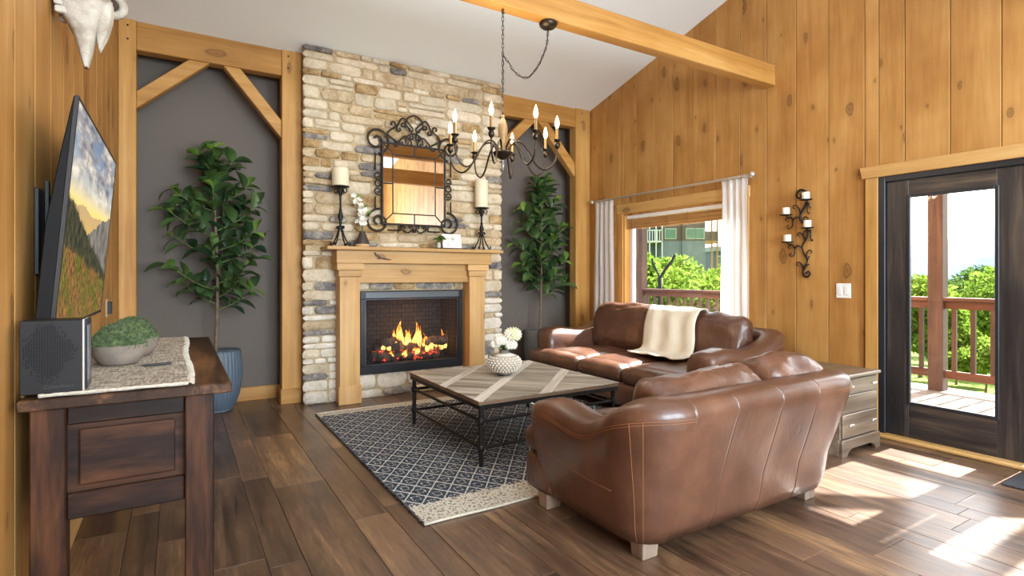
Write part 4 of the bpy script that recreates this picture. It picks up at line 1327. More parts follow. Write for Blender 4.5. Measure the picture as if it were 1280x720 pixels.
# ------------------------------------------------------------------ scrollwork helpers
def spiral(c, r0, r1, a0, a1, n=22):
    """2D spiral around c from radius r0 at angle a0 to r1 at a1 (degrees)."""
    return [(c[0] + (r0 + (r1 - r0) * i / n) * math.cos(math.radians(a0 + (a1 - a0) * i / n)), c[1] + (r0 + (r1 - r0) * i / n) * math.sin(math.radians(a0 + (a1 - a0) * i / n))) for i in range(n + 1)]
def c_scroll(p0, bulge, p1, s0, s1, rr=0.03, turns=300):
    """curve from p0 via bulge to p1, curling at both ends (s = +1/-1 curl direction)."""
    P = spl([(*p0, 0), (*bulge, 0), (*p1, 0)], 10)
    pts = [(p.x, p.y) for p in P]
    def curl(end, prev, s, r):
        d = math.atan2(end[1] - prev[1], end[0] - prev[0])
        c = (end[0] + r * math.cos(d + s * PI / 2), end[1] + r * math.sin(d + s * PI / 2))
        a0 = math.degrees(d - s * PI / 2)
        return spiral(c, r, r * 0.32, a0, a0 + s * turns, 14)[1:]
    a = curl(pts[-1], pts[-2], s1, rr) if s1 else []
    b = curl(pts[0], pts[1], s0, rr) if s0 else []
    return list(reversed(b)) + pts + a

# ------------------------------------------------------------------ mirror over the mantel
mi = thing('wall_mirror', 'ornate wrought iron scrollwork mirror above the mantel', 'mirror', (2.20, 5.66, 1.75))
YMI = 5.655
def P3(p, y=YMI): return (p[0], y, p[1])
mx0, mx1, mz0, mz1 = 1.85, 2.55, 1.85, 2.69
fo = MB()
b_ = 0.018
fo.box((mx0 - b_, YMI - 0.015, mz0 - b_), (mx0, YMI + 0.015, mz1 + b_)).box((mx1, YMI - 0.015, mz0 - b_), (mx1 + b_, YMI + 0.015, mz1 + b_)).box((mx0, YMI - 0.015, mz0 - b_), (mx1, YMI + 0.015, mz0)).box((mx0, YMI - 0.015, mz1), (mx1, YMI + 0.015, mz1 + b_))
fo.build('frame', M['iron'], mi, bevel=0.004)
ib = 0.105
q0, q1, q2, q3 = mx0 + ib, mx1 - ib, mz0 + ib, mz1 - ib
xm, zm = (mx0 + mx1) / 2, (mz0 + mz1) / 2
panes = [[(q0, q2), (q1, q2), (q1, q3), (q0, q3)],
         [(mx0, mz1), (q0, q3), (xm, q3), (xm, mz1)], [(xm, mz1), (xm, q3), (q1, q3), (mx1, mz1)],
         [(mx0, mz0), (xm, mz0), (xm, q2), (q0, q2)], [(xm, mz0), (mx1, mz0), (q1, q2), (xm, q2)],
         [(mx0, mz0), (q0, q2), (q0, zm), (mx0, zm)], [(mx0, zm), (q0, zm), (q0, q3), (mx0, mz1)],
         [(mx1, mz0), (mx1, zm), (q1, zm), (q1, q2)], [(mx1, zm), (mx1, mz1), (q1, q3), (q1, zm)]]
for p in panes:
    MB().prism(p, lambda u, v: (u, YMI, v), lambda u, v: (u, YMI + 0.008, v)).build('mirror_pane', M['mirror'], mi)
ld = MB()
for a, b in [((q0, q2), (q1, q2)), ((q1, q2), (q1, q3)), ((q1, q3), (q0, q3)), ((q0, q3), (q0, q2)), ((mx0, mz0), (q0, q2)), ((mx1, mz0), (q1, q2)), ((mx1, mz1), (q1, q3)), ((mx0, mz1), (q0, q3)), ((xm, mz1), (xm, q3)), ((xm, mz0), (xm, q2)), ((mx1, zm), (q1, zm)), ((mx0, zm), (q0, zm))]:
    ld.tube([P3(a, YMI - 0.003), P3(b, YMI - 0.003)], 0.0065, 6)
ld.build('lead_bars', M['iron'], mi, smooth=50)
def scr(pts, r=0.0095, name='scroll'):
    MB().tube([P3(p) for p in pts], r, 6).build(name, M['iron'], mi, smooth=True)
for s in (-1, 1):
    mir = lambda pts: [(xm + s * (p[0] - xm), p[1]) for p in pts]
    # big corner volutes, top and bottom
    scr(mir(spiral((2.62, 2.72), 0.145, 0.025, 260, -330, 40)[0:]), 0.012)
    scr(mir(spiral((2.60, 1.86), 0.135, 0.03, 95, -430, 40)), 0.012)
    # outer side rails with small C scrolls
    scr(mir([(2.635, 2.58), (2.635, 2.40)]), 0.008)
    scr(mir([(2.635, 1.98), (2.635, 2.12)]), 0.008)
    for zc in (2.185, 2.345):
        scr(mir(spiral((2.605, zc), 0.042, 0.012, -120, 330, 22)), 0.0085)
    scr(mir([(2.605 + 0.032 * math.cos(a), 2.265 + 0.032 * math.sin(a)) for a in [2 * PI * i / 14 for i in range(15)]]), 0.0085)
    # crest
    scr(mir(c_scroll((2.225, 2.90), (2.33, 2.99), (2.40, 2.88), 1, -1, 0.03)), 0.0095)
    scr(mir(c_scroll((2.42, 2.885), (2.50, 2.80), (2.40, 2.725), -1, 1, 0.035)), 0.0095)
    scr(mir(c_scroll((2.24, 2.745), (2.30, 2.80), (2.37, 2.74), 1, -1, 0.03)), 0.0095)
    scr(mir(c_scroll((2.215, 2.80), (2.24, 2.86), (2.31, 2.93), 1, -1, 0.026)), 0.0095)
    # foot scrolls
    scr(mir(c_scroll((2.225, 1.79), (2.27, 1.755), (2.33, 1.785), -1, 1, 0.026)), 0.0085)
    scr(mir([(2.36, 1.775), (2.50, 1.775)]), 0.008)
    scr(mir([(2.36, 1.775), (2.36, 1.83)]), 0.008)
scr(spl([(xm - 0.105, 2.885, 0), (xm - 0.085, 2.985, 0), (xm, 3.035, 0), (xm + 0.085, 2.985, 0), (xm + 0.105, 2.885, 0)], 8) and [(p.x, p.y) for p in spl([(xm - 0.105, 2.885, 0), (xm - 0.085, 2.985, 0), (xm, 3.035, 0), (xm + 0.085, 2.985, 0), (xm + 0.105, 2.885, 0)], 8)], 0.0095)
scr([(p.x, p.y) for p in spl([(xm - 0.10, 2.72, 0), (xm - 0.08, 2.80, 0), (xm, 2.835, 0), (xm + 0.08, 2.80, 0), (xm + 0.10, 2.72, 0)], 8)], 0.0095)
MB().ball((xm, YMI, 1.775), 0.022).build('boss', M['iron'], mi, smooth=True)

# ------------------------------------------------------------------ pillar candles on iron stands
SH = 1.58
def candle_stand(x, y, h, label, clabel, cr, chh):
    t = thing('candle_holder', label, 'candle holder', (x, y, SH))
    zb = SH
    MB().lathe([(0.011, 0.17), (0.013, 0.20), (0.011, h * 0.5 - 0.08), (0.016, h * 0.5 - 0.07), (0.014, h * 0.5 - 0.05), (0.03, h * 0.5), (0.014, h * 0.5 + 0.05), (0.016, h * 0.5 + 0.07), (0.010, h * 0.5 + 0.08), (0.012, h - 0.06), (0.02, h - 0.012)], (x, y, zb), 10).build('stem', M['ironblack'], t, smooth=50)
    MB().lathe([(0.02, h - 0.014), (0.075, h - 0.006), (0.088, h + 0.002), (0.086, h + 0.006), (0.0, h + 0.002)], (x, y, zb), 20).build('plate', M['ironblack'], t, smooth=50)
    for k in range(4):
        a = PI / 4 + k * PI / 2
        d = Vector((math.cos(a), math.sin(a), 0))
        pts2 = [(p[0], p[1]) for p in c_scroll((0.015, 0.185), (0.045, 0.10), (0.085, 0.022), -1, 1, 0.017)]
        pts2 = [(u, max(v, 0.008)) for u, v in pts2]
        MB().tube([Vector((x, y, zb)) + d * u + Vector((0, 0, v)) for u, v in pts2], 0.0075, 6).build('leg', M['ironblack'], t, smooth=True)
        sp = spiral((0.045, h - 0.045), 0.03, 0.008, 120, -260, 18)
        MB().tube([Vector((x, y, zb)) + d * u + Vector((0, 0, v)) for u, v in [(0.012, h - 0.09)] + sp], 0.005, 6).build('bracket_scroll', M['ironblack'], t, smooth=True)
    c = thing('pillar_candle', clabel, 'candle', (x, y, SH + h + 0.006))
    z0 = SH + h + 0.007
    MB().lathe([(cr * 0.97, 0), (cr, 0.006), (cr, chh - 0.006), (cr * 0.96, chh), (cr * 0.8, chh - 0.004), (cr * 0.5, chh - 0.014), (0.0, chh - 0.016)], (x, y, z0), 28).build('wax', M['wax'], c, smooth=50)
    MB().tube([(x, y, z0 + chh - 0.018), (x + 0.003, y, z0 + chh + 0.004)], 0.002, 6).build('wick', M['wick'], c)
candle_stand(1.385, 5.57, 0.60, 'tall black iron candle stand on the mantel beside the small blossom vase', 'short wide ivory pillar candle on the taller iron stand', 0.083, 0.175)
candle_stand(2.985, 5.57, 0.485, 'shorter black iron candle stand on the mantel near the potted sprig and card', 'tall ivory pillar candle on the shorter iron stand', 0.076, 0.315)

# ------------------------------------------------------------------ vase with blossom
vz = thing('bud_vase', 'small dark clay bud vase with pale base on the mantel', 'vase', (1.605, 5.57, SH))
MB().lathe([(0.062, 0), (0.070, 0.012), (0.072, 0.03)], (1.605, 5.57, SH + 0.001), 24).build('base_band', plain('raw_clay', srgb(206, 170, 124), 0.9), vz, smooth=50)
MB().lathe([(0.072, 0.03), (0.068, 0.055), (0.048, 0.10), (0.030, 0.145), (0.028, 0.162), (0.024, 0.162), (0.022, 0.14)], (1.605, 5.57, SH + 0.001), 24).build('body', plain('dark_glaze', srgb(66, 54, 48), 0.5), vz, smooth=60)
M['petal'] = plain('white_petal', srgb(246, 242, 232), 0.6)
M['creampetal'] = plain('cream_petal', srgb(246, 242, 214), 0.6, nscale=8, nvar=0.06)
M['stemg'] = plain('flower_stem', srgb(98, 104, 60), 0.7)
def flower(mb, c, r, rr, n=6):
    c = Vector(c)
    nrm = Vector((rr.uniform(-1, 1), rr.uniform(-1.2, 0.1), rr.uniform(-0.4, 1))).normalized()
    u = nrm.orthogonal().normalized(); w = nrm.cross(u)
    for k in range(n):
        a = 2 * PI * k / n
        d = u * math.cos(a) + w * math.sin(a)
        s_ = nrm.cross(d)
        mb.add([c, c + d * r * 0.55 + s_ * r * 0.36 + nrm * r * 0.2, c + d * r + nrm * r * 0.28, c + d * r * 0.55 - s_ * r * 0.36 + nrm * r * 0.2], [(0, 1, 2, 3)])
bs_ = thing('blossom_branch', 'white blossom sprays standing in the dark bud vase', 'flowers', (1.605, 5.57, SH + 0.10))
RBz = random.Random(3)
for k, (dx, hz) in enumerate(((-0.075, 0.50), (0.03, 0.34), (-0.01, 0.40))):
    p = spl([(1.605, 5.57, SH + 0.06), (1.605 + dx * 0.25, 5.565, SH + 0.06 + hz * 0.5), (1.605 + dx, 5.555, SH + hz)], 8)
    st_ = MB().tube(p, 0.0028, 5).build('stem', M['stemg'], bs_, smooth=True)
    for i in range(7, len(p), 1):
        for q in range(2 if k != 1 else 1):
            m = MB()
            c = p[i] + Vector((RBz.uniform(-0.045, 0.045), RBz.uniform(-0.03, 0.03), RBz.uniform(-0.03, 0.03)))
            flower(m, c, 0.034, RBz)
            m.build('blossom', M['petal'], bs_)
    m = MB()
    tip = p[-1]
    m.add([tip, tip + Vector((0.02, 0, 0.03)), tip + Vector((0.06, -0.01, 0.04)), tip + Vector((0.035, 0, 0.008))], [(0, 1, 2, 3)])
    m.build('leaf', M['leafl'], bs_)

# ------------------------------------------------------------------ card, tray and sprig on the mantel
ty = thing('slate_tray', 'thin black tray on the mantel under the card and sprig', 'tray', (2.58, 5.52, SH))
MB().box((2.385, 5.455, SH + 0.001), (2.75, 5.585, SH + 0.012)).build('slab', M['black'], ty, bevel=0.004)
cdx = thing('standing_card', 'white printed card standing on the black mantel tray', 'card', (2.60, 5.53, SH + 0.012))
CM = Matrix.Translation((2.605, 5.545, SH + 0.0125)) @ Matrix.Rotation(math.radians(-14), 4, 'X')
MB().obox(CM, (-0.115, -0.004, 0), (0.115, 0.004, 0.165)).build('panel', plain('card_white', srgb(238, 234, 228), 0.6), cdx, bevel=0.002)
pm = plain('card_print', srgb(168, 160, 154), 0.8)
pr = MB()
for (a, b, z, h) in ((-0.07, -0.035, 0.112, 0.010), (-0.03, -0.018, 0.110, 0.006), (-0.07, -0.02, 0.07, 0.0035), (-0.07, -0.03, 0.052, 0.0035), (-0.07, -0.015, 0.034, 0.0035), (0.03, 0.085, 0.07, 0.0035), (0.03, 0.075, 0.052, 0.0035), (0.03, 0.09, 0.034, 0.0035)):
    pr.obox(CM, (a, -0.0052, z - h / 2), (b, -0.004, z + h / 2))
pr.build('printed_lines', pm, cdx)
mt_ = MB()
for k in range(7):
    a = math.radians(20 + k * 24)
    mt_.tube([CM @ Vector((0.012, -0.0048, 0.09)), CM @ Vector((0.012 + 0.03 * math.cos(a), -0.0048, 0.098 + 0.04 * math.sin(a)))], 0.002, 4)
mt_.build('printed_sprig', pm, cdx)
sg = thing('potted_sprig', 'tiny green leafy sprig in a glass jar beside the white card', 'plant', (2.43, 5.52, SH + 0.012))
MB().lathe([(0.0, 0.0), (0.024, 0.0), (0.026, 0.03), (0.022, 0.055), (0.018, 0.06)], (2.425, 5.515, SH + 0.0125), 14).build('jar', plain('jar_glass', srgb(180, 176, 166), 0.1), sg, smooth=50)

# leaves shared by the indoor plants ---------------------------------------------
def leaf_data(name, L, Wd, fold, curl, mat):
    mb = MB()
    nu = 6
    prof = [0.10, 0.52, 0.88, 1.0, 0.92, 0.62, 0.05]
    vs_, fs = [], []
    for i in range(nu + 1):
        t = i / nu
        w = Wd / 2 * prof[i]
        z = -curl * L * t * t + 0.08 * L * math.sin(PI * t)
        vs_ += [(-w, L * t, z + fold * w), (-w * 0.5, L * t, z + fold * w * 0.35), (0, L * t, z), (w * 0.5, L * t, z + fold * w * 0.35), (w, L * t, z + fold * w)]
    for i in range(nu):
        for j in range(4):
            a = i * 5 + j
            fs.append((a, a + 1, a + 6, a + 5))
    mb.add(vs_, fs)
    me = bpy.data.meshes.new(name)
    me.from_pydata([tuple(v) for v in mb.v], [], mb.f)
    me.shade_smooth()
    me.materials.append(mat)
    return me
LD = [leaf_data('rubber_leaf', 0.165, 0.085, 0.35, 0.15, M['leafd']), leaf_data('rubber_leaf', 0.15, 0.08, 0.2, 0.35, M['leafd']), leaf_data('rubber_leaf', 0.175, 0.09, 0.5, 0.05, M['leafd'])]
LL = [leaf_data('rubber_leaf', 0.13, 0.07, 0.4, 0.1, M['leafl']), leaf_data('rubber_leaf', 0.12, 0.066, 0.3, 0.2, M['leafl'])]
SL = leaf_data('sprig_leaf', 0.06, 0.03, 0.3, 0.5, M['leafl'])
def frame_mat(pos, d, roll, sc):
    y = d.normalized()
    up = Vector((0, 0, 1))
    x = y.cross(up)
    x = x.normalized() if x.length > 1e-3 else Vector((1, 0, 0))
    z = x.cross(y)
    m = Matrix((x, y, z)).transposed().to_4x4()
    return Matrix.Translation(pos) @ m @ Matrix.Rotation(roll, 4, 'Y') @ Matrix.Scale(sc, 4)
rs_ = random.Random(21)
for k in range(14):
    a = rs_.random() * 2 * PI
    base = Vector((2.425, 5.515, SH + 0.075 + 0.055 * rs_.random()))
    d = Vector((math.cos(a), math.sin(a) * 0.6 - 0.2, rs_.uniform(-0.3, 1.0)))
    inst(SL, 'leaf', sg, frame_mat(base, d, rs_.uniform(-0.5, 0.5), rs_.uniform(0.9, 1.5)))
MB().tube([(2.425, 5.515, SH + 0.03), (2.43, 5.512, SH + 0.09), (2.42, 5.51, SH + 0.14)], 0.003, 5).build('stem', M['stemg'], sg)

# ------------------------------------------------------------------ tall indoor trees in fluted pots
def pot(t, x, y, h, r, mat):
    pf = [(r * 0.60, 0.0), (r * 0.64, 0.012), (r * 0.62, 0.02), (r * 0.72, 0.05), (r * 0.90, 0.16), (r * 0.99, 0.30), (r, 0.40), (r * 0.95, h - 0.01), (r * 0.93, h)]
    MB().lathe(pf, (x, y, 0), 144, rf=lambda a, z: 1 + (0.022 * math.cos(a * 36) if 0.03 < z < h - 0.005 else 0)).build('pot', mat, t, smooth=60)
    MB().lathe([(r * 0.93, h - 0.012), (r * 0.93, h + 0.004), (r * 0.86, h + 0.004), (r * 0.85, h - 0.03)], (x, y, 0), 48).build('rim', mat, t, smooth=50)
    s_ = MB().lathe([(r * 0.88, h - 0.05), (r * 0.84, h - 0.022), (r * 0.4, h - 0.012), (0.0, h - 0.01)], (x, y, 0), 24).build('soil', M['soil'], t, smooth=True)
def tree(label, x, y, z0, z1, zf, rad, seed, potmat, nbr=24, lean=0.0, yfl=0.55):
    rr = random.Random(seed)
    t = thing('potted_tree', label, 'plant', (x, y, 0), 'tall potted trees in the alcoves')
    pot(t, x, y, 0.575, 0.215, potmat)
    tp = spl([(x - 0.01, y, 0.53), (x, y - 0.005, 0.9), (x + 0.008 + lean * 0.3, y, 1.4), (x - 0.006 + lean * 0.6, y, 1.9), (x + lean, y, z1 - 0.12)], 8)
    MB().tube(tp, [0.019 - 0.012 * i / len(tp) for i in range(len(tp))], 8).build('trunk', M['bark'], t, smooth=True)
    def at(z):
        return min(tp, key=lambda p: abs(p.z - z))
    nleaf = 0
    for k in range(nbr):
        q = k / (nbr - 1)
        zb = zf + (z1 - 0.22 - zf) * q
        a = k * 2.399 + rr.uniform(-0.4, 0.4)
        reach = rad * (0.62 + 0.38 * math.sin(PI * min(1, 0.25 + q * 0.75))) * rr.uniform(0.75, 1.05)
        if q > 0.85: reach *= 0.5
        b = at(zb)
        d = Vector((math.cos(a), math.sin(a) * yfl, 0))
        if d.y > 0: d.y *= 0.6
        e = b + d * reach * 0.78 + Vector((0, 0, 0.16 + 0.16 * rr.random()))
        p = spl([b, b.lerp(e, 0.5) + Vector((0, 0, -0.03)), e], 6)
        MB().tube(p, [0.007 - 0.004 * i / len(p) for i in range(len(p))], 5).build('branch', M['twig'], t, smooth=True)
        nl = 11
        for i in range(nl):
            f = 0.18 + 0.82 * (i + 1) / nl
            pos = p[min(len(p) - 1, int(f * (len(p) - 1)))]
            ang = i * 2.4 + rr.random()
            fwd = (p[-1] - p[-2]).normalized()
            side = fwd.orthogonal().normalized()
            ot = fwd.cross(side)
            ld_ = (side * math.cos(ang) + ot * math.sin(ang)) * 1.0 + fwd * rr.uniform(0.3, 0.9) + Vector((0, -0.15, 0.10))
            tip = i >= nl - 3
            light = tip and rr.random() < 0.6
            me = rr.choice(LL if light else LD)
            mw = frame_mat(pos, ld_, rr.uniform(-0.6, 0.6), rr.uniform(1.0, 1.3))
            endp = mw @ Vector((0, 0.17, 0))
            if endp.y > YA - 0.03 or (endp.y > YP - 0.06 and not (x - 0.62 < endp.x < x + 0.5)): continue
            inst(me, 'leaf', t, mw)
            nleaf += 1
    # crown rosette
    for i in range(10):
        a = i * 2.4
        d = Vector((math.cos(a), math.sin(a) * 0.7, 0.5 + 0.12 * i))
        inst(rr.choice(LL if i > 6 else LD), 'leaf', t, frame_mat(tp[-1] + Vector((0, 0, -0.10 + 0.013 * i)), d, rr.uniform(-0.4, 0.4), 1.0))
    print('leaves', nleaf)
tree('tall leafy rubber tree in a slate blue fluted pot behind the wooden console', 0.315, 5.93, 0.55, 2.50, 0.93, 0.62, 4, M['pot'], lean=-0.02)
tree('tall leafy rubber tree in a charcoal fluted pot behind the long sofa', 4.06, 5.94, 0.55, 2.53, 1.0, 0.52, 8, M['potg'], lean=0.03)

# ------------------------------------------------------------------ vase on the coffee table
VX, VY = 2.33, 3.95
fv = thing('ceramic_vase', 'round white studded ceramic vase on the coffee table', 'vase', (VX, VY, TZ))
vc = plain('matte_white_ceramic', srgb(226, 218, 206), 0.75)
MB().lathe([(0.058, 0), (0.062, 0.004), (0.060, 0.012)], (VX, VY, TZ + 0.001), 24).build('foot_ring', M['black'], fv, smooth=50)
vprof = [(0.065, 0.012), (0.108, 0.045), (0.138, 0.085), (0.143, 0.11), (0.132, 0.14), (0.1, 0.165), (0.06, 0.178), (0.042, 0.183)]
MB().lathe(vprof, (VX, VY, TZ + 0.001), 36).build('body', plain('vase_ground', srgb(176, 166, 152), 0.8), fv, smooth=True)
MB().lathe([(0.1005, 0.1655), (0.0605, 0.1787), (0.0425, 0.184)], (VX, VY, TZ + 0.0015), 36).build('shoulder', vc, fv, smooth=True)
MB().lathe([(0.042, 0.18), (0.040, 0.205), (0.044, 0.212), (0.036, 0.212), (0.034, 0.19)], (VX, VY, TZ + 0.001), 24).build('neck', plain('vase_neck_grey', srgb(112, 108, 102), 0.6), fv, smooth=50)
sd = MB()
for j, (rr_, zz) in enumerate(((0.105, 0.042), (0.120, 0.060), (0.133, 0.078), (0.141, 0.096), (0.143, 0.114), (0.134, 0.132), (0.118, 0.150))):
    for k in range(26):
        a = 2 * PI * (k + 0.5 * (j % 2)) / 26
        sd.ball((VX + rr_ * math.cos(a), VY + rr_ * math.sin(a), TZ + zz + 0.001), (0.0095, 0.0095, 0.0075), 7, 5)
tag(sd.build('studs', vc, fv, smooth=True), kind='stuff')
fb = thing('dahlia_bouquet', 'pale cream and white dahlias in the studded vase', 'flowers', (VX, VY, TZ + 0.2))
def dahlia(c, r, name):
    c = Vector(c)
    m = MB()
    n = 90
    for i in range(n):
        ph = math.acos(1 - 1.75 * (i + 0.5) / n)
        a = i * 2.39996
        d = Vector((math.sin(ph) * math.cos(a), math.sin(ph) * math.sin(a), math.cos(ph)))
        s_ = d.orthogonal().normalized()
        s_ = (s_ - Vector((0, 0, 1)) * 0)
        q = d.cross(s_)
        L = r * (0.72 + 0.28 * math.sin(ph))
        w = r * 0.17
        tipd = (d + Vector((0, 0, -0.25)) * math.sin(ph)).normalized()
        m.add([c + d * L * 0.25, c + d * L * 0.7 + s_ * w, c + tipd * L * 1.02, c + d * L * 0.7 - s_ * w, c + d * L * 0.66 + q * w * 0.5], [(0, 1, 4), (1, 2, 4), (2, 3, 4), (3, 0, 4)])
    m.ball(c, r * 0.5, 10, 6)
    return m.build(name, M['creampetal'] if r > 0.07 else M['petal'], fb)
zf_ = TZ + 0.21
for (dx, dy, dz, r) in ((0.07, -0.025, 0.13, 0.082), (-0.05, -0.03, 0.085, 0.056), (0.03, -0.065, 0.05, 0.058), (-0.02, 0.04, 0.10, 0.054), (-0.075, 0.01, 0.055, 0.048), (0.05, 0.05, 0.06, 0.048)):
    dahlia((VX + dx, VY + dy, zf_ + dz), r, 'dahlia')
    MB().tube([(VX + dx * 0.2, VY + dy * 0.2, zf_ - 0.06), (VX + dx * 0.7, VY + dy * 0.7, zf_ + dz * 0.5), (VX + dx, VY + dy, zf_ + dz)], 0.003, 5).build('stem', M['stemg'], fb)
for k in range(9):
    a = k * 0.7 + 0.2
    inst(SL, 'leaf', fb, frame_mat(Vector((VX + 0.015 * math.cos(a), VY + 0.015 * math.sin(a), zf_ + 0.004)), Vector((math.cos(a), math.sin(a), 0.7)), 0, 1.25))

# ------------------------------------------------------------------ console table
KX0, KX1, KY0, KY1, KZ = -0.425, 0.165, 2.22, 3.93, 0.91
co = thing('console_table', 'dark walnut console table with panelled ends under the television', 'console table', ((KX0 + KX1) / 2, (KY0 + KY1) / 2, 0))
kt = MB().box((KX0, KY0, KZ - 0.036), (KX1, KY1, KZ)).build('table_top', M['darkwood_y'], co, bevel=0.004)
LG = 0.09
lxs = ((KX0 + 0.025, KX0 + 0.025 + LG), (KX1 - 0.055 - LG, KX1 - 0.055))
for (a, b) in lxs:
    for (c, d) in ((KY0 + 0.03, KY0 + 0.03 + LG), (KY1 - 0.03 - LG, KY1 - 0.03)):
        MB().box((a, c, 0), (b, d, KZ - 0.036)).build('leg', M['darkwood_z'], co, bevel=0.004)
pa, pb_ = lxs[0][1], lxs[1][0]
for (yy, s) in ((KY0 + 0.05, 1), (KY1 - 0.05, -1)):
    y0, y1 = sorted((yy, yy + s * 0.035))
    MB().box((pa, y0, 0.50), (pb_, y1, 0.585)).build('lower_rail', M['darkwood_x'], co, bevel=0.004)
    MB().box((pa, y0, 0.81), (pb_, y1, KZ - 0.036)).build('upper_rail', M['darkwood_x'], co, bevel=0.004)
    ya_, yb_ = sorted((yy + s * 0.018, yy + s * 0.030))
    p = MB().box((pa, ya_, 0.585), (pb_, yb_, 0.81)).build('end_panel', M['darkwood_x'], co)
    q0_, q1_ = sorted((yy + s * 0.006, yy + s * 0.018))
    MB().box((pa + 0.03, q0_, 0.605), (pb_ - 0.03, q1_, 0.79)).build('raised_field', M['darkwood_x'], p, bevel=0.009, bseg=2)
MB().box((KX0 + 0.045, KY0 + 0.085, 0.50), (pb_ + 0.04, KY1 - 0.085, 0.53)).build('lower_shelf', M['darkwood_y'], co, bevel=0.003)
MB().box((KX0 + 0.045, KY0 + 0.12, 0.53), (KX0 + 0.06, KY1 - 0.12, KZ - 0.036)).build('back_panel', M['darkwood_y'], co)
ndw = 3
seg = (KY1 - KY0 - 0.06 - 2 * LG) / ndw
for k in range(ndw):
    a = KY0 + 0.03 + LG + seg * k
    d = MB().box((lxs[1][1] - 0.03, a + 0.006, 0.54), (lxs[1][1] - 0.008, a + seg - 0.006, KZ - 0.045)).build('door', M['darkwood_z'], co, bevel=0.004)
    MB().ball((lxs[1][1] + 0.006, a + seg - 0.05, 0.70), 0.015).build('knob', M['ironblack'], d, smooth=True)

def runnerm():
    t = NT('woven_beige_runner')
    v = t.coords(False, (120, 14, 1))
    v2 = t.scaled(t.base, (14, 110, 1))
    f = t.math('ADD', t.math('MULTIPLY', t.noise(v, 1, 3), 0.35), t.math('MULTIPLY', t.noise(v2, 1.0, 4), 0.65))
    col = t.ramp(f, [(0.36, srgb(88, 80, 74)), (0.47, srgb(150, 138, 124)), (0.56, srgb(192, 184, 170)), (0.68, srgb(216, 210, 198))])
    return t.bsdf(col, 0.95, 0, 0.1, f, 0.8, 0.004)
rn = thing('table_runner', 'woven beige runner along the walnut console', 'table runner', (-0.17, 3.07, KZ))
MB().sheet(lambda u, v: (-0.375 + 0.405 * u + 0.006 * math.sin(v * 9), 2.235 + 1.67 * v, KZ + 0.007 + 0.0015 * mnoise.noise(Vector((u * 5, v * 20, 0)))), 20, 60, 0.008).build('weave', runnerm(), rn, smooth=60)
hem = MB()
rh = random.Random(2)
pts = [(-0.375 + 0.405 * i / 40, 2.233, KZ + 0.010 + rh.uniform(-.001, .001)) for i in range(41)]
hem.tube(pts, 0.0055, 6)
hem.build('end_hem', M['creamcord'], rn, smooth=True)
fg = MB()
for i in range(260):
    v = i / 259
    x0 = 0.03 + 0.006 * math.sin(v * 9)
    y0 = 2.235 + 1.67 * v
    fg.tube([(x0 - 0.006, y0, KZ + 0.010), (x0 + 0.006, y0 + rh.uniform(-.004, .004), KZ + 0.011), (x0 + 0.014 + rh.random() * 0.006, y0 + rh.uniform(-.006, .006), KZ + 0.004)], 0.0018, 4)
tag(fg.build('fringe', M['creamcord'], rn), kind='stuff')

# ------------------------------------------------------------------ small vented computer on the console
rt = thing('mini_computer', 'small black vented computer case standing on the console', 'computer', (-0.34, 2.39, KZ))
cx0, cx1, cy0, cy1, cz0, cz1 = -0.42, -0.254, 2.236, 2.35, KZ + 0.014, KZ + 0.245
MB().box((cx0, cy0 + 0.008, cz0 + 0.004), (cx1 - 0.012, cy1, cz1)).build('case', M['blackgloss'], rt, bevel=0.004)
MB().box((cx0, cy0, cz0), (cx1 - 0.010, cy0 + 0.008, cz1)).build('vent_panel', M['blackgloss'], rt, bevel=0.002)
hl = MB()
rl = random.Random(5)
for i in range(22):
    for j in range(26):
        xx = cx0 + 0.008 + i * 0.0063
        zz = cz1 - 0.018 - j * 0.0072
        u, v = i / 21, j / 25
        if abs(u - 0.42) + abs(v - 0.45) * 0.9 + rl.uniform(-0.1, 0.1) > 0.55: continue
        hl.box((xx, cy0 - 0.0006, zz), (xx + 0.0042, cy0 + 0.0005, zz + 0.0048))
tag(hl.build('vent_holes', plain('vent_black', srgb(4, 4, 5), 0.9), rt), kind='stuff')
MB().box((cx1 - 0.012, cy0 - 0.002, cz0), (cx1 - 0.006, cy1, cz1 + 0.001)).build('steel_strip', M['nickel'], rt, bevel=0.002)
MB().box((cx1 - 0.006, cy0 + 0.01, cz0 + 0.004), (cx1, cy1, cz1)).build('side_panel', plain('blue_black_plastic', srgb(26, 34, 50), 0.25), rt, bevel=0.002)
MB().box((cx1, cy0 + 0.02, cz0 + 0.03), (cx1 + 0.0015, cy0 + 0.08, cz1 - 0.02)).build('port_panel', plain('port_grey', srgb(126, 126, 130), 0.3, 0.4), rt)
for k in range(4):
    MB().lathe([(0.008, 0), (0.008, 0.01)], (cx0 + (0.02, 0.13)[k % 2], cy0 + (0.02, 0.095)[k // 2], cz0 - 0.0015), 10).build('foot', M['black'], rt)
fc = bpy.data.curves.new('maker_mark', 'FONT')
fc.body = 'CyberStore'
fc.size = 0.016
fc.extrude = 0.0003
fo_ = bpy.data.objects.new('tmp_text', fc)
COL.objects.link(fo_)
fo_.matrix_world = Matrix.Translation((cx0 + 0.058, cy0 - 0.0006, cz0 + 0.016)) @ Matrix.Rotation(PI / 2, 4, 'X')
bpy.context.view_layer.update()
dg = bpy.context.evaluated_depsgraph_get()
me = bpy.data.meshes.new_from_object(fo_.evaluated_get(dg))
tm = MB()
tm.add([fo_.matrix_world @ v.co for v in me.vertices], [tuple(p.vertices) for p in me.polygons])
bpy.data.objects.remove(fo_)
tm.build('lettering', plain('faint_grey_print', srgb(42, 40, 40), 0.6), rt)

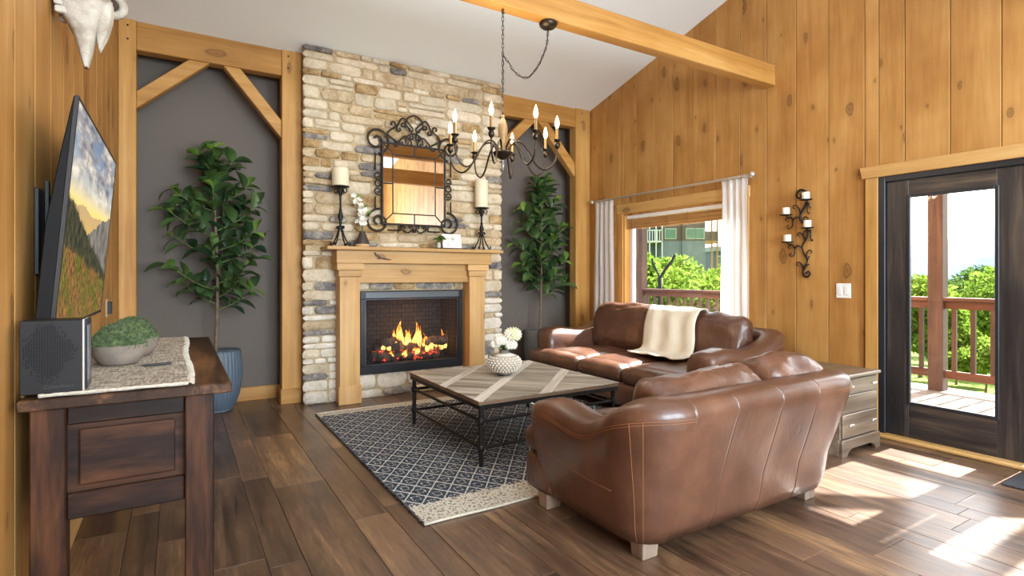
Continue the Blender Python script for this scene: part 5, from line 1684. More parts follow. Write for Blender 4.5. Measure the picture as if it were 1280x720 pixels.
# cables behind it
cb = thing('cable_bundle', 'black and yellow cables looping behind the small computer', 'cables', (-0.43, 2.45, KZ))
for k, (z, c) in enumerate(((0.10, 'b'), (0.085, 'y'), (0.05, 'b'), (0.03, 'y'))):
    m = M['black'] if c == 'b' else plain('yellow_cable', srgb(176, 150, 60), 0.5)
    z += KZ
    MB().tube(spl([(-0.40, cy1, z), (-0.412, cy1 + 0.05, z + 0.01), (-0.42, cy1 + 0.11, z - 0.01), (-0.42, cy1 + 0.12, max(KZ + 0.008, z - 0.05)), (-0.415, cy1 + 0.02, KZ + 0.009), (-0.418, cy1 - 0.1, KZ + 0.008)], 6), 0.004, 6).build('cable', m, cb, smooth=True)

# ------------------------------------------------------------------ moss bowls and pen
stonew = plain('grey_concrete_bowl', srgb(128, 116, 104), 0.85, nscale=12, nvar=0.2, bump=0.3)
def moss_bowl(x, y, r, label, seed):
    t = thing('moss_bowl', label, 'bowl', (x, y, KZ + 0.012))
    MB().lathe([(0.0, 0.0), (r * 0.62, 0.0), (r * 0.72, 0.006), (r * 0.97, 0.045), (r, 0.082), (r * 0.95, 0.082), (r * 0.90, 0.06), (0.0, 0.05)], (x, y, KZ + 0.013), 32).build('bowl', stonew, t, smooth=50)
    rr = random.Random(seed)
    mo = MB()
    secs = []
    for i in range(13):
        th_ = PI / 2 * i / 12
        secs.append([(x + r * 0.96 * math.cos(th_) * math.cos(a) * (1 + 0.05 * mnoise.noise(Vector((math.cos(a) * 3, math.sin(a) * 3, i * 0.4 + seed)))), y + r * 0.96 * math.cos(th_) * math.sin(a), KZ + 0.08 + r * 1.05 * math.sin(th_) + 0.004 * mnoise.noise(Vector((a * 3, i, seed)))) for a in [2 * PI * k / 24 for k in range(24)]])
    mo.loft(secs)
    # tufts
    for i in range(2600):
        u = rr.random(); a = rr.random() * 2 * PI
        th_ = math.asin(u)
        d = Vector((math.cos(th_) * math.cos(a), math.cos(th_) * math.sin(a), math.sin(th_) * 1.09))
        c = Vector((x, y, KZ + 0.08)) + d * r * 0.95
        s_ = Vector((rr.uniform(-1, 1), rr.uniform(-1, 1), rr.uniform(-1, 1))).cross(d).normalized() * 0.0028
        e = c + d * rr.uniform(0.004, 0.012) + Vector((rr.uniform(-1, 1), rr.uniform(-1, 1), rr.uniform(-0.5, 0.5))) * 0.005
        mo.add([c - s_, c + s_, e], [(0, 1, 2)])
    tag(mo.build('moss', M['moss'], t, smooth=60), kind='stuff')
moss_bowl(-0.215, 2.85, 0.098, 'grey concrete bowl of green moss beside the small computer', 1)
moss_bowl(-0.185, 3.10, 0.104, 'grey concrete bowl of green moss hidden behind the other moss bowl', 2)
pn = thing('pen', 'black pen lying on the woven runner', 'pen', (-0.08, 2.70, KZ + 0.012))
d_ = Vector((0.11, 0.012, 0))
p0 = Vector((-0.135, 2.69, KZ + 0.0195))
MB().tube([p0 + d_ * 0.14, p0 + d_], 0.0055, 8).build('barrel', M['black'], pn, smooth=60)
MB().tube([p0, p0 + d_ * 0.14], [0.0008, 0.0045], 8).build('tip', M['steelgrey'], pn, smooth=60)

# ------------------------------------------------------------------ television
tvb, tvt = Vector((-0.36, 0, 1.10)), Vector((-0.292, 0, 1.91))
TVY0, TVY1 = 2.36, 3.67
upv = (tvt - tvb).normalized()
nv = Vector((upv.z, 0, -upv.x))
def TV(yv, v, n):
    return tvb + upv * v + nv * n + Vector((0, yv, 0))
TH = (tvt - tvb).length
tv = thing('television', 'large flat television tilted off the pine wall showing an autumn mountain valley', 'television', (-0.36, (TVY0 + TVY1) / 2, 1.10))
def pris(name, poly, y0, y1, mat, bevel=0):
    return MB().prism(poly, lambda u, v: TV(y0, v, u), lambda u, v: TV(y1, v, u)).build(name, mat, tv, bevel=bevel)
pris('rear_shell', [(-0.004, 0.0), (-0.004, TH), (-0.012, TH), (-0.028, TH * 0.8), (-0.05, TH * 0.45), (-0.05, 0.05), (-0.03, 0.0)], TVY0 + 0.004, TVY1 - 0.004, plain('tv_back', srgb(13, 11, 11), 0.6, spec=0.2), 0.003)
bz = MB()
for (y0, y1, v0, v1) in ((TVY0, TVY0 + 0.009, 0, TH), (TVY1 - 0.009, TVY1, 0, TH), (TVY0 + 0.009, TVY1 - 0.009, 0, 0.013), (TVY0 + 0.009, TVY1 - 0.009, TH - 0.009, TH)):
    k = MB().box((0, 0, 0), (1, 1, 1))
    bz.add([TV(y0 + (y1 - y0) * p.x, v0 + (v1 - v0) * p.y, -0.010 + 0.014 * p.z) for p in k.v], k.f)
bz.build('bezel', plain('dark_steel_bezel', srgb(48, 45, 45), 0.35, 0.6), tv, bevel=0.0015)
def screenm():
    t = NT('tv_picture')
    uv = t.n('TexCoord')
    sep = t.n('SeparateXYZ'); t.l(uv.outputs['UV'], sep.inputs[0])
    u, v = sep.outputs[0], sep.outputs[1]
    def hn(scale, det, seed):
        cb_ = t.n('CombineXYZ'); t.l(t.math('MULTIPLY', u, scale), cb_.inputs[0]); cb_.inputs[1].default_value = seed
        return t.math('SUBTRACT', t.noise(cb_.outputs[0], 1.0, det, 0.6), 0.5)
    P = uv.outputs['UV']
    sk = t.ramp(v, [(0.50, srgb(236, 190, 100)), (0.58, srgb(240, 212, 130)), (0.68, srgb(210, 206, 192)), (0.82, srgb(136, 150, 168)), (1.0, srgb(104, 122, 148))])
    cl = t.noise(t.scaled(P, (3.2, 7, 1)), 1.0, 6, 0.62, 0.5)
    clm = t.ramp(cl, [(0.38, (0, 0, 0)), (0.52, (1, 1, 1))])
    clc = t.ramp(t.noise(t.scaled(P, (5, 11, 1)), 1.0, 5), [(0.36, srgb(92, 96, 110)), (0.52, srgb(170, 162, 156)), (0.66, srgb(246, 232, 208))])
    upf = t.math('MULTIPLY', t.math('SUBTRACT', v, 0.60), 7, clamp=True)
    sk = t.mix(t.math('MULTIPLY', t.math('MULTIPLY', clm, upf), 0.9), sk, clc)
    def layer(base, h, colr):
        m = t.math('LESS_THAN', v, h)
        return t.mix(m, base, colr)
    h1 = t.math('ADD', t.math('ADD', 0.575, t.math('MULTIPLY', hn(5, 5, 3.1), 0.10)), t.math('MULTIPLY', u, -0.02))
    c1 = t.ramp(v, [(0.46, srgb(206, 170, 104)), (0.6, srgb(190, 160, 122))])
    sk = layer(sk, h1, c1)
    h2 = t.math('ADD', t.math('ADD', 0.34, t.math('MULTIPLY', u, 0.29)), t.math('MULTIPLY', hn(7, 6, 8.7), 0.13))
    c2 = t.ramp(t.noise(t.scaled(P, (16, 8, 1)), 1.0, 5), [(0.35, srgb(88, 86, 84)), (0.65, srgb(140, 132, 120))])
    sk = layer(sk, h2, c2)
    spk = t.math('MULTIPLY', t.math('ABSOLUTE', hn(110, 2, 1.7)), 0.20)
    h3 = t.math('ADD', t.math('ADD', 0.585, t.math('MULTIPLY', u, -0.36)), t.math('ADD', spk, t.math('MULTIPLY', hn(6, 4, 5.5), 0.06)))
    c3 = t.ramp(t.noise(t.scaled(P, (60, 14, 1)), 1.0, 4), [(0.35, srgb(40, 44, 38)), (0.7, srgb(92, 88, 66))])
    sk = layer(sk, h3, c3)
    h4 = t.math('ADD', t.math('ADD', 0.36, t.math('MULTIPLY', u, -0.17)), t.math('ADD', t.math('MULTIPLY', t.math('ABSOLUTE', hn(50, 3, 2.2)), 0.22), t.math('MULTIPLY', hn(9, 4, 4.5), 0.16)))
    c4a = t.ramp(t.noise(t.scaled(P, (70, 22, 1)), 1.0, 5, 0.7), [(0.32, srgb(50, 44, 36)), (0.46, srgb(104, 80, 56)), (0.58, srgb(166, 116, 60)), (0.72, srgb(122, 116, 72))])
    c4b = t.ramp(t.noise(t.scaled(P, (90, 24, 1)), 1.0, 5, 0.7), [(0.35, srgb(40, 44, 22)), (0.5, srgb(98, 94, 44)), (0.68, srgb(160, 150, 72))])
    c4 = t.mix(t.ramp(t.noise(t.scaled(P, (7, 5, 1)), 1.0, 2), [(0.42, (0, 0, 0)), (0.58, (1, 1, 1))]), c4a, c4b)
    sk = layer(sk, h4, c4)
    e = t.n('Emission'); t.l(sk, e.inputs[0]); e.inputs[1].default_value = 0.85
    g = t.n('BsdfGlossy'); g.inputs['Roughness'].default_value = 0.15; g.inputs[0].default_value = (0.03, 0.03, 0.03, 1)
    ad = t.n('AddShader'); t.l(e.outputs[0], ad.inputs[0]); t.l(g.outputs[0], ad.inputs[1]); t.l(ad.outputs[0], t.out.inputs[0])
    return t.m
sc = MB().add([TV(TVY0 + 0.009, 0.013, 0.0015), TV(TVY1 - 0.009, 0.013, 0.0015), TV(TVY1 - 0.009, TH - 0.009, 0.0015), TV(TVY0 + 0.009, TH - 0.009, 0.0015)], [(0, 1, 2, 3)])
so = sc.build('screen', screenm(), tv)
uvl = so.data.uv_layers.new(name='UVMap')
yc = [so.data.vertices[l.vertex_index].co for l in so.data.loops]
ymin, ymax = min(c.y for c in yc), max(c.y for c in yc)
zmin, zmax = min(c.z for c in yc), max(c.z for c in yc)
for i, c in enumerate(yc):
    uvl.data[i].uv = ((c.y - ymin) / (ymax - ymin), (c.z - zmin) / (zmax - zmin))
tm_ = thing('tv_mount', 'black steel bracket between the television and the pine wall', 'bracket', (XL, 2.9, 1.45))
MB().box((XL, 2.62, 1.30), (XL + 0.016, 3.28, 1.62)).build('wall_plate', M['black'], tm_, bevel=0.003)
for yy in (2.72, 3.18):
    MB().box((XL + 0.016, yy - 0.012, 1.25), (XL + 0.03, yy + 0.012, 1.66)).build('arm', M['black'], tm_, bevel=0.002)
ol = thing('wall_outlet', 'black wall outlet low on the pine wall behind the console', 'outlet', (XL, 5.02, 1.06))
MB().box((XL, 4.94, 0.99), (XL + 0.006, 5.06, 1.12)).build('plate', plain('grey_plate', srgb(196, 180, 150), 0.5), ol, bevel=0.002)
MB().box((XL + 0.006, 4.99, 1.01), (XL + 0.03, 5.05, 1.10)).build('plug', M['black'], ol, bevel=0.003)

# ------------------------------------------------------------------ animal skull above the television
bone = NT('weathered_bone')
v = bone.coords(False)
f = bone.noise(v, 9, 6, 0.65)
crk = bone.n('TexVoronoi'); crk.feature = 'DISTANCE_TO_EDGE'; crk.inputs['Scale'].default_value = 11
bone.l(v, crk.inputs['Vector'])
bcol = bone.ramp(f, [(0.3, srgb(140, 124, 106)), (0.5, srgb(186, 176, 162)), (0.7, srgb(208, 202, 192))])
bcol = bone.mix(bone.math('MULTIPLY', bone.math('LESS_THAN', crk.outputs['Distance'], 0.008), 0.35), bcol, srgb(120, 104, 88))
M['bone'] = bone.bsdf(bcol, 0.75, 0, 0.3, f, 0.5, 0.006)
SY = 2.95
sk_ = thing('animal_skull', 'weathered white cow skull hung on the pine wall above the television', 'skull', (-0.36, SY, 2.18))
def skl(rows, n=16):
    secs = []
    for (z, xb_, xf, hw, sq) in rows:
        c = ((xb_ + xf) / 2, SY)
        hx = (xf - xb_) / 2
        ring = []
        for k in range(n):
            a = 2 * PI * k / n
            ca, sa = math.cos(a), math.sin(a)
            e = sq
            ring.append((c[0] + hx * math.copysign(abs(ca) ** e, ca), c[1] + hw * math.copysign(abs(sa) ** e, sa), z + 0.006 * mnoise.noise(Vector((ca * 2, sa * 2, z * 20)))))
        secs.append(ring)
    return secs
rows = [(2.80, -0.42, -0.25, 0.07, 0.8), (2.76, -0.435, -0.225, 0.125, 0.75), (2.68, -0.44, -0.225, 0.13, 0.75), (2.60, -0.44, -0.24, 0.12, 0.75), (2.52, -0.44, -0.25, 0.10, 0.75), (2.45, -0.435, -0.262, 0.085, 0.7), (2.40, -0.425, -0.275, 0.074, 0.7), (2.36, -0.40, -0.29, 0.066, 0.7), (2.30, -0.375, -0.305, 0.056, 0.7), (2.25, -0.362, -0.315, 0.047, 0.75), (2.21, -0.352, -0.322, 0.036, 0.8), (2.185, -0.345, -0.328, 0.022, 0.9)]
MB().loft(skl(rows)).build('cranium', M['bone'], sk_, smooth=60)
for s in (-1, 1):
    MB().tube(spl([(-0.268, SY + s * 0.022, 2.48), (-0.272, SY + s * 0.022, 2.40), (-0.283, SY + s * 0.020, 2.33), (-0.290, SY + s * 0.016, 2.265)], 5), [0.024, 0.026, 0.027, 0.027, 0.027, 0.026, 0.025, 0.024, 0.023, 0.022, 0.02, 0.017, 0.013, 0.010, 0.006, 0.003], 8).build('nasal_bone', M['bone'], sk_, smooth=True)
    rp = [(-0.26 + 0.045 * math.cos(a), SY + s * (0.112 + 0.012 * math.cos(a)), 2.52 + 0.045 * math.sin(a)) for a in [2 * PI * i / 16 for i in range(16)]]
    MB().tube(rp, 0.019, 8, closed=True).build('eye_socket', M['bone'], sk_, smooth=True)
    MB().ball((-0.262, SY + s * 0.108, 2.52), (0.03, 0.012, 0.03)).build('eye_hollow', plain('skull_hollow', srgb(70, 54, 42), 0.9), sk_, smooth=True)
    hp = spl([(-0.36, SY + s * 0.10, 2.75), (-0.34, SY + s * 0.24, 2.79), (-0.32, SY + s * 0.36, 2.86), (-0.31, SY + s * 0.42, 2.99)], 6)
    MB().tube(hp, [0.036 - 0.031 * i / (len(hp) - 1) for i in range(len(hp))], 10).build('horn', plain('horn', srgb(120, 100, 76), 0.5, nscale=14, nvar=0.4), sk_, smooth=True)
    for k in range(6):
        z = 2.395 + k * 0.032
        MB().rbox((-0.412 - 0.02 * k / 5, SY + s * 0.050, z), (0.045, 0.03, 0.029), 0.008, 4).build('tooth', M['bone'], sk_, smooth=True)

# ------------------------------------------------------------------ candle sconce on the pine wall
def pw(zx, zy, off=0.025):
    px, py = 960 + zx / 4.0, 220 + zy / 4.0
    a = (px - 640) / F_PX
    s_, c_ = math.sin(YAW), math.cos(YAW)
    dx, dy = s_ + a * c_, c_ - a * s_
    t = (XR - 0.04) / dx
    return Vector((XR - off, dy * t, CAM_H + (YHOR - py) / F_PX * t))
sco = thing('wall_sconce', 'black iron vine sconce holding four small candles on the pine wall', 'sconce', pw(180, 500))
def vine(pts, r, name='scroll', n=6, off=0.02):
    P = spl([pw(*p, off=off) for p in pts], n)
    m = len(P)
    MB().tube(P, [r * (1 - 0.45 * i / m) for i in range(m)], 6).build(name, M['ironblack'], sco, smooth=True)
vine([(186, 78), (160, 68), (140, 82), (137, 102), (150, 110), (160, 98), (152, 92)], 0.011, 'top_curl')
vine([(190, 118), (178, 150), (158, 185), (155, 215), (172, 240), (188, 262), (192, 295), (178, 325), (164, 352), (172, 385), (186, 415), (184, 450), (172, 475)], 0.011, 'stem')
vine([(184, 440), (170, 470), (172, 495), (188, 505), (203, 492), (198, 478), (186, 482), (187, 490)], 0.011, 'bottom_curl')
for pts in ([(158, 205), (152, 175), (140, 150), (124, 145), (118, 158), (128, 164)], [(155, 210), (135, 205), (120, 222), (115, 250), (98, 262), (88, 250), (96, 243)], [(120, 225), (108, 205), (90, 207), (82, 220), (92, 228)], [(175, 245), (170, 215), (182, 203), (194, 212), (188, 222)], [(186, 268), (172, 282), (165, 300)],
            [(178, 325), (168, 295), (150, 282), (140, 295), (150, 303)], [(165, 358), (140, 348), (128, 365), (126, 390), (112, 402), (102, 392), (112, 385)], [(128, 362), (115, 342), (100, 345), (95, 358), (104, 364)], [(186, 415), (188, 385), (202, 370), (213, 378), (207, 388)], [(185, 440), (195, 408), (203, 402)], [(172, 470), (160, 440), (145, 430), (137, 442), (148, 450)], [(185, 450), (200, 440)], [(192, 130), (190, 170), (196, 188), (203, 180)], [(205, 268), (207, 310), (214, 324), (218, 315)], [(205, 160), (196, 145), (190, 130)]):
    vine(pts, 0.0065)
for k, (px_, py_, cx_, cy_) in enumerate(((200, 122, 197, 100), (101, 198, 97, 175), (208, 262, 205, 238), (108, 333, 102, 310))):
    p = pw(px_, py_, 0.075)
    MB().lathe([(0.0, -0.004), (0.03, -0.004), (0.052, 0.002), (0.056, 0.007), (0.05, 0.006), (0.0, 0.002)], p, 18).build('candle_plate', M['ironblack'], sco, smooth=50)
    MB().tube([p + Vector((0, 0, -0.004)), Vector((p.x + 0.03, p.y, p.z - 0.02)), Vector((XR - 0.022, p.y, p.z - 0.028))], 0.006, 6).build('arm', M['ironblack'], sco, smooth=True)
    nm = ('topmost, beside the top curl', 'upper, on the outermost plate towards the curtain', 'lower, on the plate towards the door', 'lowest of the four')[k]
    c = thing('votive_candle', 'small white candle on the iron vine sconce, ' + nm, 'candle', (p.x, p.y, p.z + 0.006), 'small candles on the vine sconce')
    MB().lathe([(0.031, 0.0), (0.032, 0.004), (0.032, 0.060), (0.029, 0.064), (0.015, 0.056), (0.0, 0.055)], (p.x, p.y, p.z + 0.007), 18).build('wax', M['waxs'], c, smooth=50)
    MB().tube([(p.x, p.y, p.z + 0.060), (p.x, p.y + 0.002, p.z + 0.084)], 0.0022, 5).build('wick', M['wick'], c)

# ------------------------------------------------------------------ chandelier
CHX, CHY = 1.875, 3.195
chd = thing('chandelier', 'dark bronze eight arm candle chandelier hanging from the tie beam', 'chandelier', (CHX, CHY, 2.02))
def pt(r, z, a): return Vector((CHX + r * math.cos(a), CHY + r * math.sin(a), z))
MB().lathe([(0.0, 2.075), (0.02, 2.08), (0.062, 2.105), (0.07, 2.125), (0.06, 2.132), (0.03, 2.136)], (CHX, CHY, 0), 24).build('bowl', M['bronze'], chd, smooth=60)
MB().lathe([(0.022, 2.132), (0.026, 2.15), (0.016, 2.165), (0.03, 2.22), (0.034, 2.27), (0.030, 2.31), (0.018, 2.345), (0.012, 2.36), (0.016, 2.37), (0.006, 2.38)], (CHX, CHY, 0), 18).build('column', plain('antique_wood_column', srgb(128, 104, 70), 0.45, 0.2, nscale=20, nvar=0.35), chd, smooth=60)
MB().lathe([(0.009, 2.075), (0.007, 2.06), (0.012, 2.045), (0.010, 2.025), (0.002, 2.005)], (CHX, CHY, 0), 10).build('finial', plain('smoky_crystal', srgb(150, 150, 150), 0.1, 0.2), chd, smooth=50)
M['bulb'] = emis('candle_bulb_glow', (1.0, 0.74, 0.40, 1), 14)
M['sleeve'] = plain('gold_candle_sleeve', srgb(150, 118, 70), 0.45, 0.4)
prof = [(0.04, 2.128), (0.052, 2.165), (0.085, 2.195), (0.13, 2.185), (0.18, 2.12), (0.225, 2.04), (0.28, 2.0), (0.335, 2.025), (0.362, 2.08), (0.368, 2.14)]
camdir = math.atan2(-CHY, -CHX)
for k in range(8):
    a = camdir + math.radians(-11) + k * PI / 4
    arm = MB().tube(spl([pt(r, z, a) for r, z in prof], 5), 0.0062, 8).build('arm', M['bronze'], chd, smooth=True)
    c = pt(0.368, 0, a)
    MB().lathe([(0.006, 2.135), (0.018, 2.148), (0.021, 2.165), (0.014, 2.18), (0.026, 2.192), (0.027, 2.197), (0.012, 2.196)], (c.x, c.y, 0), 14).build('candle_cup', M['bronze'], arm, smooth=60)
    MB().lathe([(0.0095, 2.195), (0.0095, 2.272), (0.006, 2.274)], (c.x, c.y, 0), 12).build('candle_sleeve', M['sleeve'], arm, smooth=50)
    MB().lathe([(0.006, 2.272), (0.011, 2.285), (0.0145, 2.302), (0.012, 2.322), (0.006, 2.342), (0.001, 2.356)], (c.x, c.y, 0), 12).build('bulb', M['bulb'], arm, smooth=True)
# chain
def links(pts, name, step=0.030, r=0.0022):
    P = [Vector(p) for p in pts]
    dist = 0
    mb = MB()
    i = 0
    L = [0]
    for a, b in zip(P[:-1], P[1:]): L.append(L[-1] + (b - a).length)
    def at(s_):
        for j in range(len(L) - 1):
            if L[j + 1] >= s_:
                f_ = (s_ - L[j]) / max(1e-9, L[j + 1] - L[j])
                return P[j].lerp(P[j + 1], f_)
        return P[-1]
    s_ = 0
    k = 0
    while s_ < L[-1]:
        c = at(s_ + step / 2)
        d = (at(min(L[-1], s_ + step)) - at(s_)).normalized() if L[-1] - s_ > 1e-3 else Vector((0, 0, 1))
        o = d.orthogonal().normalized()
        if k % 2: o = d.cross(o)
        ring = [c + d * step * 0.64 * math.cos(q) + o * 0.0075 * math.sin(q) for q in [2 * PI * j / 10 for j in range(10)]]
        mb.tube(ring, r, 5, closed=True)
        s_ += step
        k += 1
    return tag(mb.build(name, M['bronze'], chd, smooth=True), kind='stuff')
links([(CHX, CHY, 2.385), (CHX, CHY, 3.098)], 'chain')
sw_ = spl([(CHX, CHY, 2.79), (1.93, 3.195, 2.735), (1.97, 3.195, 2.69), (2.05, 3.195, 2.665), (2.11, 3.195, 2.70), (2.18, 3.195, 2.80), (2.235, 3.195, 2.93), (2.25, 3.195, 3.055)], 6)
links(sw_, 'swag_chain')
wv = [Vector((CHX + 0.004 * math.sin(i * 0.9), CHY + 0.004 * math.cos(i * 0.9), 2.38 + (2.79 - 2.38) * i / 60)) for i in range(61)] + [p + Vector((0, 0.004 * math.sin(i), 0.004 * math.cos(i))) for i, p in enumerate(sw_)]
MB().tube(wv, 0.0028, 5).build('cord', M['black'], chd, smooth=True)
MB().lathe([(0.0, 3.048), (0.02, 3.05), (0.045, 3.056), (0.062, 3.072), (0.066, 3.088), (0.06, 3.099)], (2.25, 3.195, 0), 22).build('canopy', M['bronze'], chd, smooth=60)
MB().tube(spl([(CHX, CHY, 3.099), (CHX, CHY, 3.085), (CHX + 0.012, CHY, 3.075), (CHX, CHY, 3.065), (CHX - 0.01, CHY, 3.075)], 4), 0.003, 6).build('hook', M['bronze'], chd, smooth=True)
cl_ = bpy.data.lights.new('chandelier_glow', 'POINT')
cl_.energy = 24
cl_.color = (1, 0.86, 0.66)
cl_.shadow_soft_size = 0.3
clo = bpy.data.objects.new('chandelier_glow', cl_)
clo.location = (CHX, CHY, 2.5)
COL.objects.link(clo)

# ================================================================== outside
M['deckgrey'] = wood('weathered_deck', srgb(112, 104, 98), srgb(134, 126, 118), srgb(154, 146, 138), 'y', 14, 0.8, 0, 3, 0.7)
M['redwood_y'] = wood('redwood_rail', srgb(66, 42, 36), srgb(90, 58, 48), srgb(114, 78, 64), 'y', 18, 0.8, 0, 3, 0.6)
M['redwood_z'] = wood('redwood_post', srgb(58, 42, 40), srgb(78, 58, 54), srgb(100, 78, 72), 'z', 18, 0.8, 0, 3, 0.6)
dk = thing('deck', 'weathered grey plank deck outside the glass door', 'deck', (6.4, 4, -0.10), kind='structure')
x = XR + 0.17
while x < 7.75:
    MB().box((x, -1.5, -0.09), (x + 0.136, 10.2, -0.05)).build('deck_plank', M['deckgrey'], dk, bevel=0.003)
    x += 0.142
PX = 7.60
posts = [(-1.2, 'redwood deck post far along past the door'), (0.97, 'redwood deck post standing level with the second door leaf'), (2.88, 'redwood deck post seen through the glass door'), (5.28, 'redwood deck post between the door and the window'), (7.68, 'redwood deck post beyond the corner of the window')]
for (yy, lb) in posts:
    p = MB().box((PX - 0.07, yy - 0.075, -0.05), (PX + 0.08, yy + 0.075, 3.35)).build('deck_post', M['redwood_z'], bevel=0.006)
    tag(p, lb, 'post', 'redwood deck posts')
ys = [p[0] for p in posts]
for k in range(4):
    a, b = ys[k] + 0.076, ys[k + 1] - 0.076
    t = thing('deck_railing', ('redwood railing section beyond the second door leaf', 'redwood railing section seen through the glass door', 'redwood railing section between door post and window post', 'redwood railing section seen through the wide window')[k], 'railing', (PX, (a + b) / 2, -0.05), 'redwood railing sections round the deck')
    MB().box((PX - 0.075, a, 0.995), (PX + 0.075, b, 1.035)).build('cap_rail', M['redwood_y'], t, bevel=0.005)
    MB().box((PX - 0.02, a, 0.905), (PX + 0.02, b, 0.995)).build('top_rail', M['redwood_y'], t, bevel=0.003)
    MB().box((PX - 0.02, a, 0.10), (PX + 0.02, b, 0.19)).build('bottom_rail', M['redwood_y'], t, bevel=0.003)
    n = int((b - a) / 0.165)
    bm_ = None
    for i in range(n):
        yy = a + (i + 0.5) * (b - a) / n
        MB().box((PX - 0.02, yy - 0.021, 0.19), (PX + 0.02, yy + 0.021, 0.905)).build('baluster', M['redwood_z'], t)
bmh = thing('porch_truss', 'open timber porch truss above the deck posts', 'porch frame', (PX, 3, 3.33))
MB().box((PX - 0.03, -1.4, 3.35), (PX + 0.03, 7.8, 3.57)).build('header_beam', M['redwood_y'], bmh, bevel=0.006)
MB().box((PX - 0.06, 0.895, 3.57), (PX + 0.06, 1.045, 5.6)).build('king_post', M['redwood_z'], bmh, bevel=0.006)
poly = brace(None, (0.80, 3.26), (3.0, 5.96), 0.19)
poly = clip_poly(poly, 0, -1, -3.57)
MB().prism(poly, lambda u, v: (PX - 0.03, u, v), lambda u, v: (PX + 0.03, u, v)).build('rafter', M['redwood_y'], bmh, bevel=0.006)

# white patio chair on the deck
pc = thing('patio_chair', 'white moulded patio chair on the deck outside the window', 'chair', (6.15, 4.62, -0.05))
pcx, pcy = 6.15, 4.62
MB().sheet(lambda u, v: (pcx + 0.22 - 0.06 * math.cos((u - .5) * 2.2) + 0.05 + 0.05 * v, pcy + 0.25 * math.sin((u - .5) * 2.6), 0.36 + (0.52 - 0.16 * (2 * u - 1) ** 4) * v), 16, 8, 0.02).build('backrest', M['white'], pc, smooth=True)
MB().rbox((pcx, pcy, 0.37), (0.48, 0.50, 0.04), 0.018, 6).build('seat', M['white'], pc, smooth=True)
for (a, b) in ((-0.2, -0.21), (-0.2, 0.21), (0.2, -0.21), (0.2, 0.21)):
    MB().tube([(pcx + a, pcy + b, 0.36), (pcx + a * 1.15, pcy + b * 1.1, -0.048)], [0.024, 0.018], 8).build('leg', M['white'], pc, smooth=60)
for s in (-1, 1):
    MB().tube(spl([(pcx - 0.22, pcy + s * 0.25, 0.36), (pcx - 0.2, pcy + s * 0.27, 0.56), (pcx + 0.02, pcy + s * 0.27, 0.59), (pcx + 0.24, pcy + s * 0.24, 0.58)], 5), 0.02, 8).build('armrest', M['white'], pc, smooth=True)

# ground, ridge
def groundz(x, y):
    return -0.75 - 0.075 * max(0, x - 9) - 0.0 * y + 0.25 * mnoise.noise(Vector((x * 0.15, y * 0.15, 0)))
grass = NT('meadow_grass')
v = grass.coords(False)
gc = grass.ramp(grass.noise(v, 1.6, 6, 0.7), [(0.3, srgb(80, 104, 42)), (0.55, srgb(124, 146, 62)), (0.75, srgb(150, 168, 86))])
M['grass'] = grass.bsdf(gc, 0.95, 0, 0.1, grass.noise(v, 30, 3), 0.6, 0.05)
gm = MB().grid(lambda u, v: (7.9 + 92 * u ** 1.6, -60 + 180 * v, groundz(7.9 + 92 * u ** 1.6, -60 + 180 * v) if u < 0.98 else -9), 40, 60).build('ground', M['grass'], loc=(8, 0, -0.8))
tag(gm, 'grassy slope falling away outside the deck', 'ground', kind='structure')
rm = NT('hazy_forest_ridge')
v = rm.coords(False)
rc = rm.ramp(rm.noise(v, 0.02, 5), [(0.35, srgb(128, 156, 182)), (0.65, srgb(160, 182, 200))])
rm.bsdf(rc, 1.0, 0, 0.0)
def ridge(u, v):
    ang = math.radians(-40 + 130 * u)
    d = 420 + 160 * v
    hgt = 12 + 26 * (0.5 + 0.5 * mnoise.noise(Vector((u * 5, 0.3, 1)))) + 8 * mnoise.noise(Vector((u * 16, 0, 4))) + 24 * math.exp(-((ang - math.radians(12)) / 0.16) ** 2)
    return (d * math.cos(ang), d * math.sin(ang), -60 + (60 + hgt) * math.sin(PI / 2 * min(1, v * 1.0)))
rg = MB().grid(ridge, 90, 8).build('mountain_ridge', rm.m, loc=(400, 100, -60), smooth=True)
tag(rg, 'pale blue hazy mountain ridge on the horizon', 'mountain', kind='structure')

